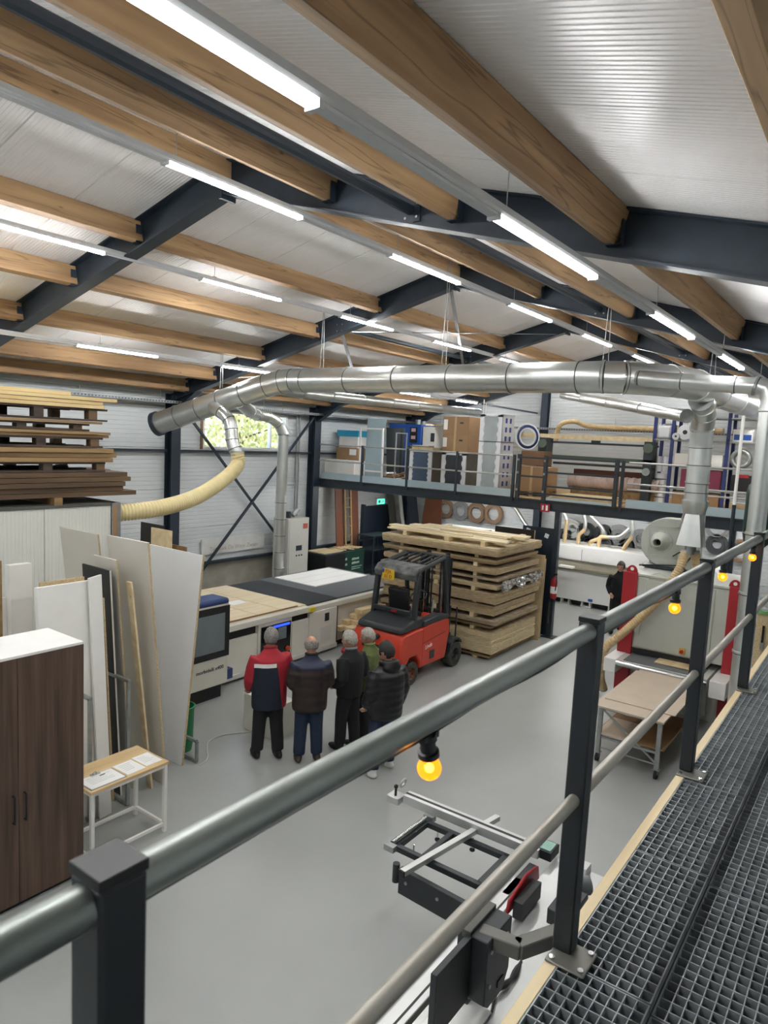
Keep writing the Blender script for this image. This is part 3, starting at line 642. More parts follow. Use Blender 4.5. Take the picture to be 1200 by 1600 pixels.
# crumpled plastic film on the stack end
fm = MB(); nx, nz = 26, 8; vs = []
for i in range(nx+1):
    for j in range(nz+1):
        x = 12.4+2.0*i/nx; z = 1.66-.26*j/nz*(.55+.45*math.sin(i*.35+.5)**2)
        vs.append((x, 6.045-.025*rnd.random()-.02*math.sin(i*1.7+j*2.1), z+.01*rnd.random()))
fm.add(vs, [(i*(nz+1)+j, (i+1)*(nz+1)+j, (i+1)*(nz+1)+j+1, i*(nz+1)+j+1) for i in range(nx) for j in range(nz)])
m_film = mat('clear_film', '#b9b9b7', .15, spec=.9, col2='#77726a', vs=14, lo=.45, hi=.6)
one(fm, 'plastic_film', m_film, 'crumpled plastic film hanging over the end of the chipboard stack', 'plastic film', (12.4, 6.05, 1.6), smooth=0)
# boards standing behind the stack end
for i, (x, y, w, h, m_, l) in enumerate(((14.62, 6.28, .34, 1.95, m_chip, 'tan upright board leaning behind the end of the chipboard stack'), (14.78, 6.3, .3, 1.85, m_black, 'narrow black upright panel beside the fire extinguisher'),
        (14.86, 7.0, 1.0, 2.45, mat('dark_brown_panel', '#211d1c', .35), 'tall black panel with pale edge standing behind the chipboard stack'), (15.2, 6.55, .8, 2.5, mat('slate_panel', '#26303a', .4), 'dark slate door panel with two white labels by the platform post'))):
    t = thing('upright_panel', l, 'panel', (x, y, 0), group='upright panels by the stack')
    MB().cb((0, 0, h/2), (.035, w, h), ry=.02).build('panel_face', m_, t); MB().cb((0, -w/2-.004, h/2), (.037, .008, h), ry=.02).build('edge_strip', m_chip, t)
    if i == 3:
        for yy, zz in ((.25, 2.4), (-.22, 2.32)): MB().cb((-.02, yy, zz), (.004, .1, .1), rx=.3).build('paper_label', m_paper, t)
# fire extinguisher on the platform post
t = thing('fire_extinguisher', 'red fire extinguisher hanging on the dark platform post', 'fire extinguisher', (14.93, 5.96, .95))
MB().lathe([(0, 0), (.065, 0), (.075, .02), (.075, .38), (.06, .44), (.025, .47), (.025, .5), (0, .5)], 18).build('bottle', m_red, t, smooth=50)
MB().cyl((0, 0, .5), (0, 0, .56), .02, 8).box(-.02, .02, -.06, .03, .54, .58).build('valve', m_black, t); MB().tube([(0, -.04, .55), (-.06, -.08, .45), (-.08, -.07, .2)], .012, 8).build('hose', m_black, t)
MB().lathe([(.0755, .12), (.0765, .12), (.0765, .28), (.0755, .28)], 18).build('label', m_paper, t)
MB().box(-.06, .06, .07, .09, -.6, -.05).build('bracket', m_black, t)
# ================================================================ forklift
m_fred = mat('forklift_red', '#c23a24', .38, var=.08, vs=3)
m_fblk = mat('forklift_dark_grey', '#2b3033', .5, var=.2, vs=9)
m_tyre = mat('tyre_rubber', '#262523', .85, col2='#4a4640', vs=14, lo=.3, hi=.75)
m_rust = mat('rusty_rim', '#7d4a38', .7, var=.25, vs=20)
t = thing('forklift', 'red forklift truck with dark overhead guard parked against the chipboard stack', 'forklift', (10.85, 7.1, 0))
cw = [(-1.08, .40), (-1.12, .58), (-1.10, .82), (-1.0, .97), (-.42, 1.0), (-.42, .26), (-.49, .26), (-.52, .42), (-.62, .53), (-.82, .53), (-.92, .42)]
MB().prism(cw, -.55, .55, 'y').build('counterweight', m_fred, t, bev=.06, seg=4)
sb = [(-.415, .26), (-.415, 1.0), (-.2, 1.03), (.2, 1.06), (.5, 1.04), (.56, .8), (.5, .6), (.46, .4), (.42, .26)]
MB().prism(sb, -.53, .53, 'y').build('side_body', m_fred, t, bev=.03, seg=3)
MB().box(-.14, .02, -.536, -.528, .36, .52).build('side_vent', m_fblk, t); MB().prism([(-.38, .7), (.4, .78), (.4, .79), (-.38, .71)], -.534, -.53, 'y').build('side_groove', m_fblk, t)
MB().box(-1.13, -1.09, -.3, .3, .66, .73).build('rear_slot', m_black, t); MB().cyl((-1.15, 0, .87), (-1.06, 0, .87), .05, 12).build('tow_pin', m_fblk, t)
MB().prism([(-1.06, .98), (-1.02, 1.08), (-.6, 1.2), (-.38, 1.2), (-.3, 1.0)], -.5, .5, 'y').build('hood', m_fblk, t, bev=.04, seg=3)
MB().prism([(-.4, 1.02), (-.38, 1.12), (.1, 1.16), (.5, 1.1), (.52, 1.03)], -.54, -.36, 'y').build('side_console', m_fblk, t, bev=.02)
MB().prism([(-.4, 1.02), (-.38, 1.12), (.1, 1.16), (.5, 1.1), (.52, 1.03)], .36, .54, 'y').build('side_console', m_fblk, t, bev=.02)
MB().box(-.3, .5, -.36, .36, .5, .62).build('cab_floor', m_fblk, t)
for s in (-1, 1):
    MB().bar((-.62, s*.45, 1.12), (-.52, s*.44, 2.0), .09, .10, (1, 0, 0)).build('rear_post', m_fblk, t, bev=.02)
    MB().bar((.55, s*.45, .62), (.50, s*.45, 1.3), .08, .08, (1, 0, 0)).build('front_post', m_fblk, t, bev=.02)
    MB().bar((.50, s*.45, 1.28), (.34, s*.44, 2.16), .08, .07, (1, 0, 0)).build('front_post', m_fblk, t, bev=.02)
    MB().tube(spline([(-.54, s*.44, 1.95), (-.48, s*.44, 2.04), (-.2, s*.44, 2.1), (.36, s*.44, 2.19)], 4), .04, 10).build('roof_beam', m_fblk, t)
MB().prism([(-.62, 1.86), (-.66, 1.98), (-.55, 2.09), (-.22, 2.12), (-.24, 2.08), (-.5, 2.02), (-.56, 1.88)], -.46, .46, 'y').build('roof_rear_cover', mat('dusty_grey_cover', '#6d6f6c', .6, col2='#3a3e40', vs=6), t, bev=.03, seg=3)
for i in range(6):
    y = -.35+.14*i; MB().bar((-.24, y, 2.11), (.36, y, 2.2), .035, .03).build('roof_slat', m_fblk, t)
MB().bar((.36, -.46, 2.2), (.36, .46, 2.2), .06, .05).build('roof_front_bar', m_fblk, t)
MB().bar((-.66, -.40, 1.28), (-.66, .40, 1.28), .05, .09).build('rear_bar', m_fblk, t, bev=.015); MB().box(-.7, -.685, -.12, .0, 1.26, 1.30).build('tail_lamp', m_red, t)
pl = MB().box(-.69, -.675, -.02, .24, 1.84, 2.02).build('licence_plate', mat('yellow_plate', '#e0b92c', .45), t)
mt = mat('plate_red_lettering', '#a5301f', .5)
txt('TJX', .085, mt, pl, (-.693, .11, 1.975), (R(90), 0, R(-90)), 'lettering'); txt('01 D', .085, mt, pl, (-.693, .11, 1.885), (R(90), 0, R(-90)), 'lettering')
MB().box(-.692, -.676, .2, .24, 1.95, 2.02).build('blue_band', m_blue, pl)
txt('Linde', .11, m_paper, t, (-.2, -.533, .62), (R(90), R(-6), 0), 'logo_lettering', .002, .35)
# seat, wheel
MB().cb((-.15, .05, 1.1), (.46, .46, .12)).build('seat_cushion', m_black, t, bev=.04, seg=3); MB().cb((-.38, .05, 1.38), (.12, .44, .55), ry=-.15).build('seat_back', m_black, t, bev=.05, seg=3)
MB().bar((.42, .05, .62), (.3, .05, 1.35), .08, .08, (1, 0, 0)).build('steering_column', m_black, t); MB().ring((.28, .05, 1.38), .16, .015, (-.6, 0, 1)).build('steering_wheel', m_black, t)
MB().tube([(.2, -.32, 1.15), (.24, -.32, 1.4)], .02, 8).build('lever', m_chrome, t); MB().box(.18, .34, .36, .44, 1.12, 1.5).build('display_mount', m_black, t)
# mast, carriage, forks
for s in (-1, 1):
    ibeam(b_ := MB(), (.78, s*.30, .06), (.78, s*.30, 2.12), (0, 1, 0), .13, .07); b_.build('mast_rail', m_fblk, t, smooth=0)
    ibeam(b_ := MB(), (.84, s*.22, .08), (.84, s*.22, 2.2), (0, 1, 0), .1, .05); b_.build('mast_rail', m_fblk, t, smooth=0)
    MB().cyl((.74, s*.2, .3), (.74, s*.2, 1.95), .025, 8).build('lift_cylinder', m_chrome, t); MB().box(.80, .82, s*.1-.015, s*.1+.015, .4, 2.1).build('chain', m_steel2, t)
    MB().prism([(.93, .06), (.93, .6), (.97, .6), (.97, .11), (1.42, .08), (1.42, .06)], s*.26-.05, s*.26+.05, 'y').build('fork', m_fblk, t)
for z in (.12, .55, 1.0, 2.1): MB().box(.73, .80, -.3, .3, z, z+.07).build('mast_cross_member', m_fblk, t)
MB().box(.88, .93, -.45, .45, .42, .54).box(.88, .93, -.45, .45, .15, .25).build('carriage', m_fblk, t)
for i in range(7): MB().box(.90, .93, -.45+.15*i-.01, -.45+.15*i+.01, .54, 1.15).build('load_guard_bar', m_fblk, t)
def wheel(t, x, y, z, r, w, rim, name='wheel'):
    e = MB().lathe([(r*.52, -w/2), (r*.94, -w/2), (r, -w*.36), (r, w*.36), (r*.94, w/2), (r*.52, w/2)], 28, Matrix.Translation((x, y, z)) @ Matrix.Rotation(R(90), 4, 'X')).build(name, m_tyre, t, smooth=40)
    MB().lathe([(0, -w*.3), (r*.2, -w*.3), (r*.24, -w*.38), (r*.4, -w*.22), (r*.53, -w*.5), (r*.56, -w*.5), (r*.56, w*.5), (r*.53, w*.5), (r*.4, w*.22), (0, w*.3)], 24, Matrix.Translation((x, y, z)) @ Matrix.Rotation(R(90), 4, 'X')).build('rim', rim, e, smooth=40)
    for k in range(6):
        a = k*math.pi/3; MB().cyl((x+r*.3*math.cos(a), y-w*.52, z+r*.3*math.sin(a)), (x+r*.3*math.cos(a), y+w*.52, z+r*.3*math.sin(a)), r*.045, 6).build('wheel_nut', rim, e)
    if name == 'wheel':
        for k in range(24):
            a = k*2*math.pi/24; c = V((x+r*math.cos(a), y, z+r*math.sin(a))); MB().cb(c, (.02, w*.8, .03), ry=-a).build('tread_lug', m_tyre, e)
for s in (-1, 1):
    wheel(t, -.72, s*.45, .215, .215, .17, m_rust); wheel(t, .79, s*.46, .245, .245, .18, m_fblk)
MB().cyl((.79, -.4, .245), (.79, .4, .245), .05, 8).build('axle', m_fblk, t); MB().cyl((-.72, -.4, .215), (-.72, .4, .215), .05, 8).build('axle', m_fblk, t)
MB().prism([(.55, .35), (.58, .5), (.7, .58), (.85, .58), (.98, .5), (1.0, .45), (.97, .45), (.84, .54), (.7, .54), (.6, .47), (.58, .35)], -.56, -.36, 'y').build('mudguard', m_fblk, t)
# ================================================================ wide belt sanding machine
m_sgrey = mat('sander_grey', '#b9bcb2', .42, var=.05)
t = thing('sanding_machine', 'big grey wide-belt sanding machine with red corner posts', 'machine', (12.3, 2.6, 0))
bw(MB().box(11.62, 13.0, 1.78, 3.42, 1.05, 2.33), 'hood_body', m_sgrey, t, bev=.015)
bw(MB().box(11.6, 13.02, 1.76, 3.44, 2.33, 2.37), 'top_plate', m_sgrey, t, bev=.008)
bw(MB().box(11.605, 11.625, 2.0, 3.2, 1.08, 2.28), 'front_door', m_sgrey, t, bev=.006)
for y0, y1 in ((3.22, 3.46), (1.66, 1.8)):
    bw(MB().box(11.58, 11.66, y0, y1, .1, 2.38), 'red_post', m_red, t, bev=.008); bw(MB().box(12.9, 13.05, y0, y1, .1, 2.38), 'red_post', m_red, t, bev=.008)
for x, y in ((11.63, 3.33), (12.97, 3.33), (11.63, 1.73)):
    vs = [(x, y+.09*math.cos(a), 2.38+.12*math.sin(a)) for a in [math.pi*i/10 for i in range(11)]]; n = len(vs)
    hole = [(x, y+.03*math.cos(a), 2.43+.03*math.sin(a)) for a in [math.pi*2*i/10 for i in range(10)]]
    e = bw(MB().prism([(v[1], v[2]) for v in vs], x-.012, x+.012, 'x'), 'lifting_lug', m_red, t)
    bw(MB().cyl((x-.014, y, 2.435), (x+.014, y, 2.435), .03, 12), 'lug_hole', m_paper, t)
bw(MB().box(11.8, 13.2, 1.8, 3.4, .0, .78), 'base', m_greyp, t); bw(MB().box(11.7, 11.82, 2.0, 3.2, .1, .7), 'base_door', m_sgrey, t)
bw(MB().box(11.1, 13.5, 1.9, 3.36, .82, .93), 'table', m_greyp, t, bev=.006)
bw(MB().box(11.12, 13.48, 2.0, 3.2, .93, .945), 'conveyor_belt', mat('conveyor_grey', '#6c7070', .6), t)
bw(MB().box(11.05, 13.3, 3.3, 3.5, .70, .94), 'side_rail', m_whitep, t, bev=.01); bw(MB().box(11.05, 13.3, 1.62, 1.86, .66, .94), 'side_rail', m_whitep, t, bev=.01)
bw(MB().cyl((11.08, 1.9, .88), (11.08, 3.3, .88), .04, 12), 'roller', m_chrome, t)
bw(MB().box(11.59, 11.61, 2.0, 3.2, .96, 1.05), 'infeed_slot', m_slot, t)
b_ = bw(MB().box(11.56, 11.605, 2.36, 2.45, 1.12, 1.21), 'switch_box', mat('yellow_box', '#d0a035', .5), t)
bw(MB().cyl((11.53, 2.405, 1.165), (11.56, 2.405, 1.165), .03, 12), 'red_knob', m_red, t)
bw(MB().cyl((11.6, 1.6, .55), (11.6, 1.6, .35), .06, 12), 'air_filter', m_greyp, t)
bw(MB().tube(spline([(11.62, 2.7, 2.36), (11.66, 2.9, 2.42), (11.61, 3.05, 2.3), (11.6, 3.1, 1.9), (11.6, 3.12, 1.3)], 6), .009, 6), 'cable', m_greyp, t)
one(MB().box(11.7, 12.15, 2.2, 2.85, .93, .947), 'sanded_panel', m_pine, 'pale board lying in the infeed of the sanding machine', 'board', (11.7, 2.2, .93))
t.location.x += .4; t.location.y += .1; t.scale = (1, 1, .975)
# ---------------------------------------------------------------- blower on the sander
t = thing('centrifugal_blower', 'grey centrifugal blower with cone inlet standing on the sanding machine', 'blower', (12.95, 3.12, 2.325))
vol = [(.43*math.cos(a), .46+.43*math.sin(a)) for a in [R(90)+R(250)*i/26 for i in range(27)]] + [(-.05, .04), (-.52, .04), (-.52, .89)]
vol = [(-y if 0 else y, z) for y, z in vol]
cyv = [(.43*math.cos(a), .47+.43*math.sin(a)) for a in [R(80)+R(220)*i/26 for i in range(27)]] + [(.2, .02), (-.55, .02), (-.55, .9)]
cyv = [(.43*math.sin(a)*0+.0, 0) for a in ()] or [(.43*math.cos(a), .47+.43*math.sin(a)) for a in [R(-90)+R(180)*i/24 for i in range(25)]] + [(-.55, .90), (-.55, .04)]
MB().prism(cyv, -.16, .16, 'x').build('volute', m_sgrey, t, smooth=20, bev=.01)
for (y0, z0, y1, z1) in ((.30, .22, .30, .75), (-.2, .1, -.2, .85), (.3, .75, -.5, .75), (.3, .22, -.5, .22)): MB().bar((-.165, y0, z0), (-.165, y1, z1), .03, .012, (1, 0, 0)).build('stiffener', m_sgrey, t)
MB().lathe([(.2, 0), (.2, .02), (.17, .025), (.08, .2), (.075, .26), (.065, .26), (.065, .05)], 24, Matrix.Translation((-.16, .08, .48)) @ Matrix.Rotation(R(-90), 4, 'Y')).build('inlet_cone', m_sgrey, t, smooth=40)
MB().lathe([(0, .02), (.066, .02)], 20, Matrix.Translation((-.16, .08, .48)) @ Matrix.Rotation(R(-90), 4, 'Y')).build('inlet_dark', m_black, t)
for k in range(10):
    a = k*math.pi/5; MB().cyl((-.175, .08+.185*math.cos(a), .48+.185*math.sin(a)), (-.19, .08+.185*math.cos(a), .48+.185*math.sin(a)), .01, 6).build('bolt', m_galv2, t)
MB().prism([(-.55, .88), (-.2, .88), (-.3, 1.25), (-.55, 1.25)], -.14, .14, 'x').build('outlet', m_sgrey, t, bev=.01)
MB().cyl((.16, .05, .47), (.5, .05, .47), .15, 16).build('motor', m_steel2, t); MB().box(-.2, .5, -.5, .35, 0, .04).build('mount', m_steel2, t)
MB().tube(spline([(-.2, -.15, .25), (-.24, -.3, .35), (-.22, -.45, .3), (-.2, -.3, .12), (-.2, .1, .06), (-.22, .4, .02)], 6), .012, 6).build('cable', m_black, t)
# ================================================================ trolley with boards before the sander
t = thing('board_trolley', 'perforated steel trolley on castors in front of the sanding machine', 'trolley', (10.3, 2.55, 0))
for x in (9.5, 11.15):
    for y in (2.16, 2.96):
        bw(MB().prism([(x-.028, y-.028), (x+.028, y-.028), (x+.028, y-.022), (x-.022, y-.022), (x-.022, y+.028), (x-.028, y+.028)], .14, .82, 'z'), 'leg', m_galv2, t, smooth=0)
        cst = bw(MB().cyl((x, y-.02, .062), (x, y+.02, .062), .062, 18), 'castor', m_blackr, t)
        c2 = MB().box(x-.03, x+.03, y-.022, y-.017, .05, .13).box(x-.03, x+.03, y+.017, y+.022, .05, .13).box(x-.045, x+.045, y-.045, y+.045, .13, .14); bw(c2, 'castor_fork', m_galv2, t)
bw(MB().bar((9.5, 2.96, .78), (9.5, 2.16, .2), .012, .025), 'diagonal_brace', m_galv2, t)
for z in (.36, .78):
    for y in (2.16, 2.96): bw(MB().bar((9.5, y, z), (11.0, y, z), .03, .03), 'long_rail', m_galv2, t)
    for x in (9.5, 11.0): bw(MB().bar((x, 2.16, z), (x, 2.96, z), .03, .03), 'cross_rail', m_galv2, t)
bw(MB().bar((9.5, 2.16, .2), (9.5, 2.96, .2), .02, .02), 'cross_rail', m_galv2, t)
m_mdf = mat('beige_fibreboard', '#c4b4a0', .6, var=.08, vs=3)
one(MB().box(9.42, 11.42, 2.1, 3.05, .80, .825), 'trolley_board', m_mdf, 'large beige fibreboard sheet lying on the trolley top', 'board', (10.2, 2.5, .80), 'boards on the trolley', bev=.002)
one(MB().box(9.75, 11.45, 2.04, 3.0, .825, .84), 'trolley_board', m_mdf, 'thin beige fibreboard sheet shifted askew on the trolley top', 'board', (10.2, 2.5, .825), 'boards on the trolley', bev=.002)
one(MB().box(9.55, 10.95, 2.1, 3.02, .378, .40), 'trolley_board', mat('brown_hardboard', '#8a6a48', .6, var=.15), 'brown board on the lower shelf of the trolley', 'board', (10.2, 2.5, .378), 'boards on the trolley')
one(MB().box(9.48, 10.2, 2.5, 3.0, .40, .415), 'trolley_board', m_mdf, 'short board offcut lying on the lower trolley board', 'board', (9.8, 2.7, .40), 'boards on the trolley')
# ================================================================ sliding table panel saw under the walkway
m_alu = mat('aluminium_profile', '#d0d2d0', .35, .7, var=.06)
m_sdark = mat('saw_dark_grey', '#2a2f33', .45, var=.15)
t = thing('panel_saw', 'sliding table panel saw with outrigger frame below the walkway', 'machine', (4.6, 2.0, 0))
bw(MB().box(2.6, 5.42, 1.30, 1.96, .84, .93), 'cast_table', mat('bright_table', '#cfd1cf', .3, .5, var=.06), t, bev=.004)
bw(MB().box(2.75, 4.9, 1.0, 1.8, .02, .84), 'machine_body', m_whitep, t, bev=.01)
bw(MB().box(2.2, 4.95, 1.99, 2.12, .78, .93), 'sliding_table', m_alu, t, bev=.006); bw(MB().box(2.2, 4.95, 2.03, 2.045, .929, .932), 'slide_groove', m_black, t)
bw(MB().box(2.3, 4.6, 1.86, 2.1, .3, .78), 'slide_support', m_greyp, t)
# outrigger frame
for p, q in (((4.69, 3.1), (4.69, 2.28)), ((5.18, 3.1), (5.18, 2.28)), ((4.69, 3.1), (5.18, 3.1)), ((4.69, 2.3), (5.18, 2.3)), ((4.72, 2.83), (5.16, 2.83))):
    bw(MB().bar((*p, .90), (*q, .90), .05, .05), 'outrigger_bar', m_sdark, t, bev=.004)
bw(MB().cyl((4.66, 3.12, .94), (5.2, 3.12, .94), .022, 12), 'outrigger_roller', m_chrome, t)
for x in (4.62, 5.24): bw(MB().box(x-.03, x+.03, 3.06, 3.16, .90, .95), 'roller_bracket', m_galv2, t)
for x, y in ((5.18, 2.98), (5.25, 2.66), (5.1, 2.1), (4.82, 3.0)):
    bw(MB().cyl((x, y, .80), (x, y, .9), .008, 8), 'foot_stud', m_chrome, t); bw(MB().ball((x, y, .79), (.026, .026, .018), 10, 6), 'star_knob', m_black, t)
bw(MB().box(4.70, 5.2, 2.02, 2.1, .90, .93), 'slide_bracket', m_sdark, t); bw(MB().cyl((4.72, 2.16, .93), (5.15, 2.16, .93), .018, 10), 'guide_rod', m_chrome, t)
# fence and stops
f_ = bw(MB().box(5.25, 5.36, 2.05, 3.42, .95, 1.03), 'crosscut_fence', m_alu, t, bev=.004)
bw(MB().box(5.29, 5.32, 2.05, 3.42, 1.029, 1.032), 'fence_groove', m_black, t)
bw(MB().box(5.2, 5.33, 3.44, 3.58, .93, 1.0), 'clamp_block', m_alu, t, bev=.01); bw(MB().ring((5.36, 3.5, 1.08), .04, .012, (0, 1, .3)), 'clamp_lever', m_alu, t); bw(MB().cyl((5.24, 3.5, 1.0), (5.24, 3.5, 1.08), .012, 8), 'clamp_screw', m_black, t); bw(MB().ball((5.24, 3.5, 1.09), .022, 10, 6), 'clamp_knob', m_black, t)
bw(MB().bar((4.34, 2.8, .965), (5.6, 2.6, .965), .055, .045), 'mitre_bar', m_alu, t, bev=.003); bw(MB().bar((4.33, 2.802, .965), (4.345, 2.8, .965), .057, .047), 'bar_end_cap', m_black, t)
bw(MB().box(5.28, 5.46, 1.95, 2.1, .95, 1.03), 'display_housing', m_black, t, bev=.006); bw(MB().box(5.30, 5.44, 1.97, 2.08, 1.03, 1.034), 'display', mat('green_display', '#5f9a86', .2), t)
# swing arm plate, post and hood arm
bw(MB().bar((4.55, 2.95, .74), (4.5, 2.03, .74), .05, .22), 'swing_arm', m_sdark, t, bev=.006)
for y in (2.85, 2.55, 2.25): bw(MB().cyl((4.48, y, .78), (4.49, y, .78), .014, 8), 'bolt', m_galv2, t)
bw(MB().cyl((4.53, 2.98, .72), (4.53, 2.98, .88), .03, 12), 'arm_pivot', m_sdark, t)
bw(MB().box(3.55, 3.68, 1.76, 1.86, 0, 1.5), 'pendant_post', m_sdark, t, bev=.006)
bw(MB().bar((3.43, 1.74, 1.5), (3.76, 1.74, 1.5), .06, .05), 'post_head_tube', mat('bronze_grey', '#5a5a55', .45, .4), t, bev=.006)
bw(MB().prism([(3.44, 1.5), (3.44, 1.1), (3.5, 1.05), (3.68, 1.05), (3.76, 1.16), (3.76, 1.5)], 1.6, 1.72, 'y'), 'control_pendant', m_sdark, t, bev=.008); bw(MB().box(3.6, 3.68, 1.594, 1.6, 1.12, 1.16), 'pendant_slot', m_black, t)
bw(MB().box(3.04, 3.43, 1.70, 1.74, 1.1, 1.5), 'screen_panel', m_sdark, t, bev=.004); bw(MB().box(3.07, 3.4, 1.742, 1.744, 1.13, 1.46), 'screen', m_black, t)
for x, z in ((3.49, 1.42), (3.49, 1.2), (3.7, 1.42)): bw(MB().cyl((x, 1.592, z), (x, 1.6, z), .012, 8), 'bolt', m_galv2, t)
bw(MB().bar((3.535, 1.70, 1.46), (3.575, 1.45, 1.46), .09, .09), 'hood_arm', mat('grey_arm', '#6c6c66', .45, .3), t, bev=.008); bw(MB().bar((3.56, 1.475, 1.46), (4.0, 1.25, 1.46), .09, .09), 'hood_arm', bpy.data.materials['grey_arm'], t, bev=.008)
bw(MB().prism([(4.38, 1.0), (4.42, 1.1), (4.7, 1.16), (4.92, 1.12), (4.95, 1.0)], 1.905, 1.93, 'y'), 'blade_guard', m_red, t, bev=.01)
bw(MB().box(4.46, 4.8, 1.83, 1.9, .95, 1.08), 'guard_body', m_black, t); bw(MB().cyl((4.9, 1.7, 1.05), (5.05, 1.55, 1.05), .07, 16), 'extraction_spigot', mat('grey_spigot', '#6a6e70', .5), t)
bw(MB().box(4.55, 4.9, 1.5, 1.68, .96, 1.08), 'guard_motor', m_sdark, t, bev=.01)
bw(MB().box(5.3, 5.42, 1.66, 1.75, .93, 1.0), 'fence_stop', m_alu, t); bw(MB().box(3.0, 5.3, 1.25, 1.3, .93, 1.02), 'rip_fence', m_alu, t)
bw(MB().box(2.62, 3.6, 1.62, 1.9, .935, .95), 'push_stick', m_paper, t)
bw(MB().tube(spline([(4.1, 1.66, .95), (3.9, 1.64, .96), (3.75, 1.66, .96), (3.6, 1.62, .95)], 5), [.01, .012, .02, .022, .018, .012, .018, .022, .018, .012, .012, .01, .01, .01, .008, .008], 8), 'push_handle', m_black, t)
bw(MB().box(3.1, 3.3, 1.62, 1.72, .932, .945), 'red_tag', m_red, t)
bw(MB().box(4.0, 5.2, .75, 1.28, .85, .92), 'extension_table', m_sdark, t)
# ================================================================ white cabin and timber on top
m_cabin = mat('cabin_white_sheet', '#d8d9d1', .4, var=.03)
CY = 9.2
t = thing('white_cabin', 'white ribbed panel cabin carrying stacked timber', 'cabin', (4.2, 10.2, 0))
bw(MB().box(2.3, 5.9, CY+.05, 11.4, 0, 3.2), 'core', m_cabin, t); bw(MB().box(2.25, 6.0, CY-.01, 11.45, 3.2, 3.24), 'roof_sheet', mat('dark_roof_sheet', '#53544f', .6), t)
def vrib(w, h, per=.05, dep=.003):
    vs, fs = rib_panel(0, w, lambda v: 0, lambda v: h, per, dep); return [(v, d, u) for u, d, v in vs], [f[::-1] for f in fs]
for k in range(4):
    x1 = 5.86-1.0*k; w = 1.0 if k < 3 else .55; vs, fs = vrib(w, 3.2)
    o = MB().add(vs, fs).build('cabin_panel', m_cabin, t, smooth=20); o.location = V((x1-w, CY, 0))-V(t.location)
bw(MB().box(5.86, 6.0, CY-.03, CY+.1, 0, 3.24), 'corner_post', m_galv2, t, bev=.004); bw(MB().box(5.87, 5.94, CY-.034, CY-.03, 2.75, 3.2), 'wood_insert', m_card, t)
# timber piles: (z0, z1, right end, courses, look)
m_ty = wood('yellow_timber', '#e0cc9a', '#c6a76e', 0, knots=False); m_tb = wood('weathered_timber', '#9f8358', '#75593a', 0, knots=False)
m_td = wood('dark_timber', '#6e573c', '#463524', 0, knots=False); m_pal = mat('grey_pallet_wood', '#51453a', .8, col2='#332b24', vs=8, st=(.2, 1, 1))
piles = [(3.34, 3.69, 6.28, 5, m_td, 'dark bottom pile'), (3.83, 4.03, 6.05, 3, m_tb, 'brown second pile'), (4.18, 4.265, 5.85, 2, m_tb, 'thin third pile'), (4.37, 4.41, 5.8, 1, m_tb, 'single-course fourth pile'), (4.59, 4.75, 5.93, 3, m_ty, 'pale top pile')]
for z0, z1, xe, n, m_, l in piles:
    h = (z1-z0)/n
    for c in range(n):
        for r_ in range(2):
            e = xe + rnd.uniform(-.2, .05); y0 = CY+.04+r_*.56+rnd.uniform(-.03, .03)
            o = MB().box(-(e-2.5)/2, (e-2.5)/2, 0, .54, 0, h-.006).build('timber_plank', m_, None, bev=.002); o.location = ((e+2.5)/2, y0, z0+c*h); o.rotation_euler.z = rnd.uniform(-.006, .006)
            tag(o, '%s plank, course %s from below of the %s on the cabin' % (['front', 'rear'][r_], ['one', 'two', 'three', 'four', 'five'][c], l), 'plank', 'planks on the cabin')
one(MB().box(2.5, 5.3, CY+.1, CY+.6, 4.75, 4.80), 'timber_plank', m_ty, 'short pale plank lying uppermost on the cabin timber', 'plank', (3.9, CY, 4.75), 'planks on the cabin')
for i, (z0, z1, xe, l) in enumerate(((3.69, 3.83, 5.8, 'on the dark bottom pile'), (4.03, 4.18, 5.76, 'above the brown second pile'), (4.265, 4.37, 5.55, 'above the thin third pile'), (4.41, 4.59, 5.83, 'directly under the pale top pile'))):
    t = thing('pallet', 'weathered wooden pallet %s' % l, 'pallet', (4.2, CY+.6, z0), group='pallets on the cabin')
    d = .028
    for k in range(3): y = CY+.06+k*.5; bw(MB().box(2.6, xe, y, y+.12, z1-d, z1-.001), 'top_board', m_pal, t); bw(MB().box(2.6, xe, y, y+.12, z0+.001, z0+d), 'bottom_board', m_pal, t)
    for k in range(5):
        x = xe-.14-.78*k-.05*i
        if x < 2.7: break
        for y in (CY+.06, CY+1.06): bw(MB().box(x, x+.13, y, y+.12, z0+d, z1-d), 'block', m_pal if k % 2 else m_td, t)
for k, x in enumerate((5.0, 4.1, 3.2)): one(MB().box(x, x+.12, CY, CY+1.15, 3.24, 3.34), 'cabin_bearer', m_tb, 'square wooden bearer on the cabin roof, %s' % ['nearest the hose end', 'middle one', 'far end'][k], 'bearer', (x, CY, 3.24), 'bearers on the cabin')
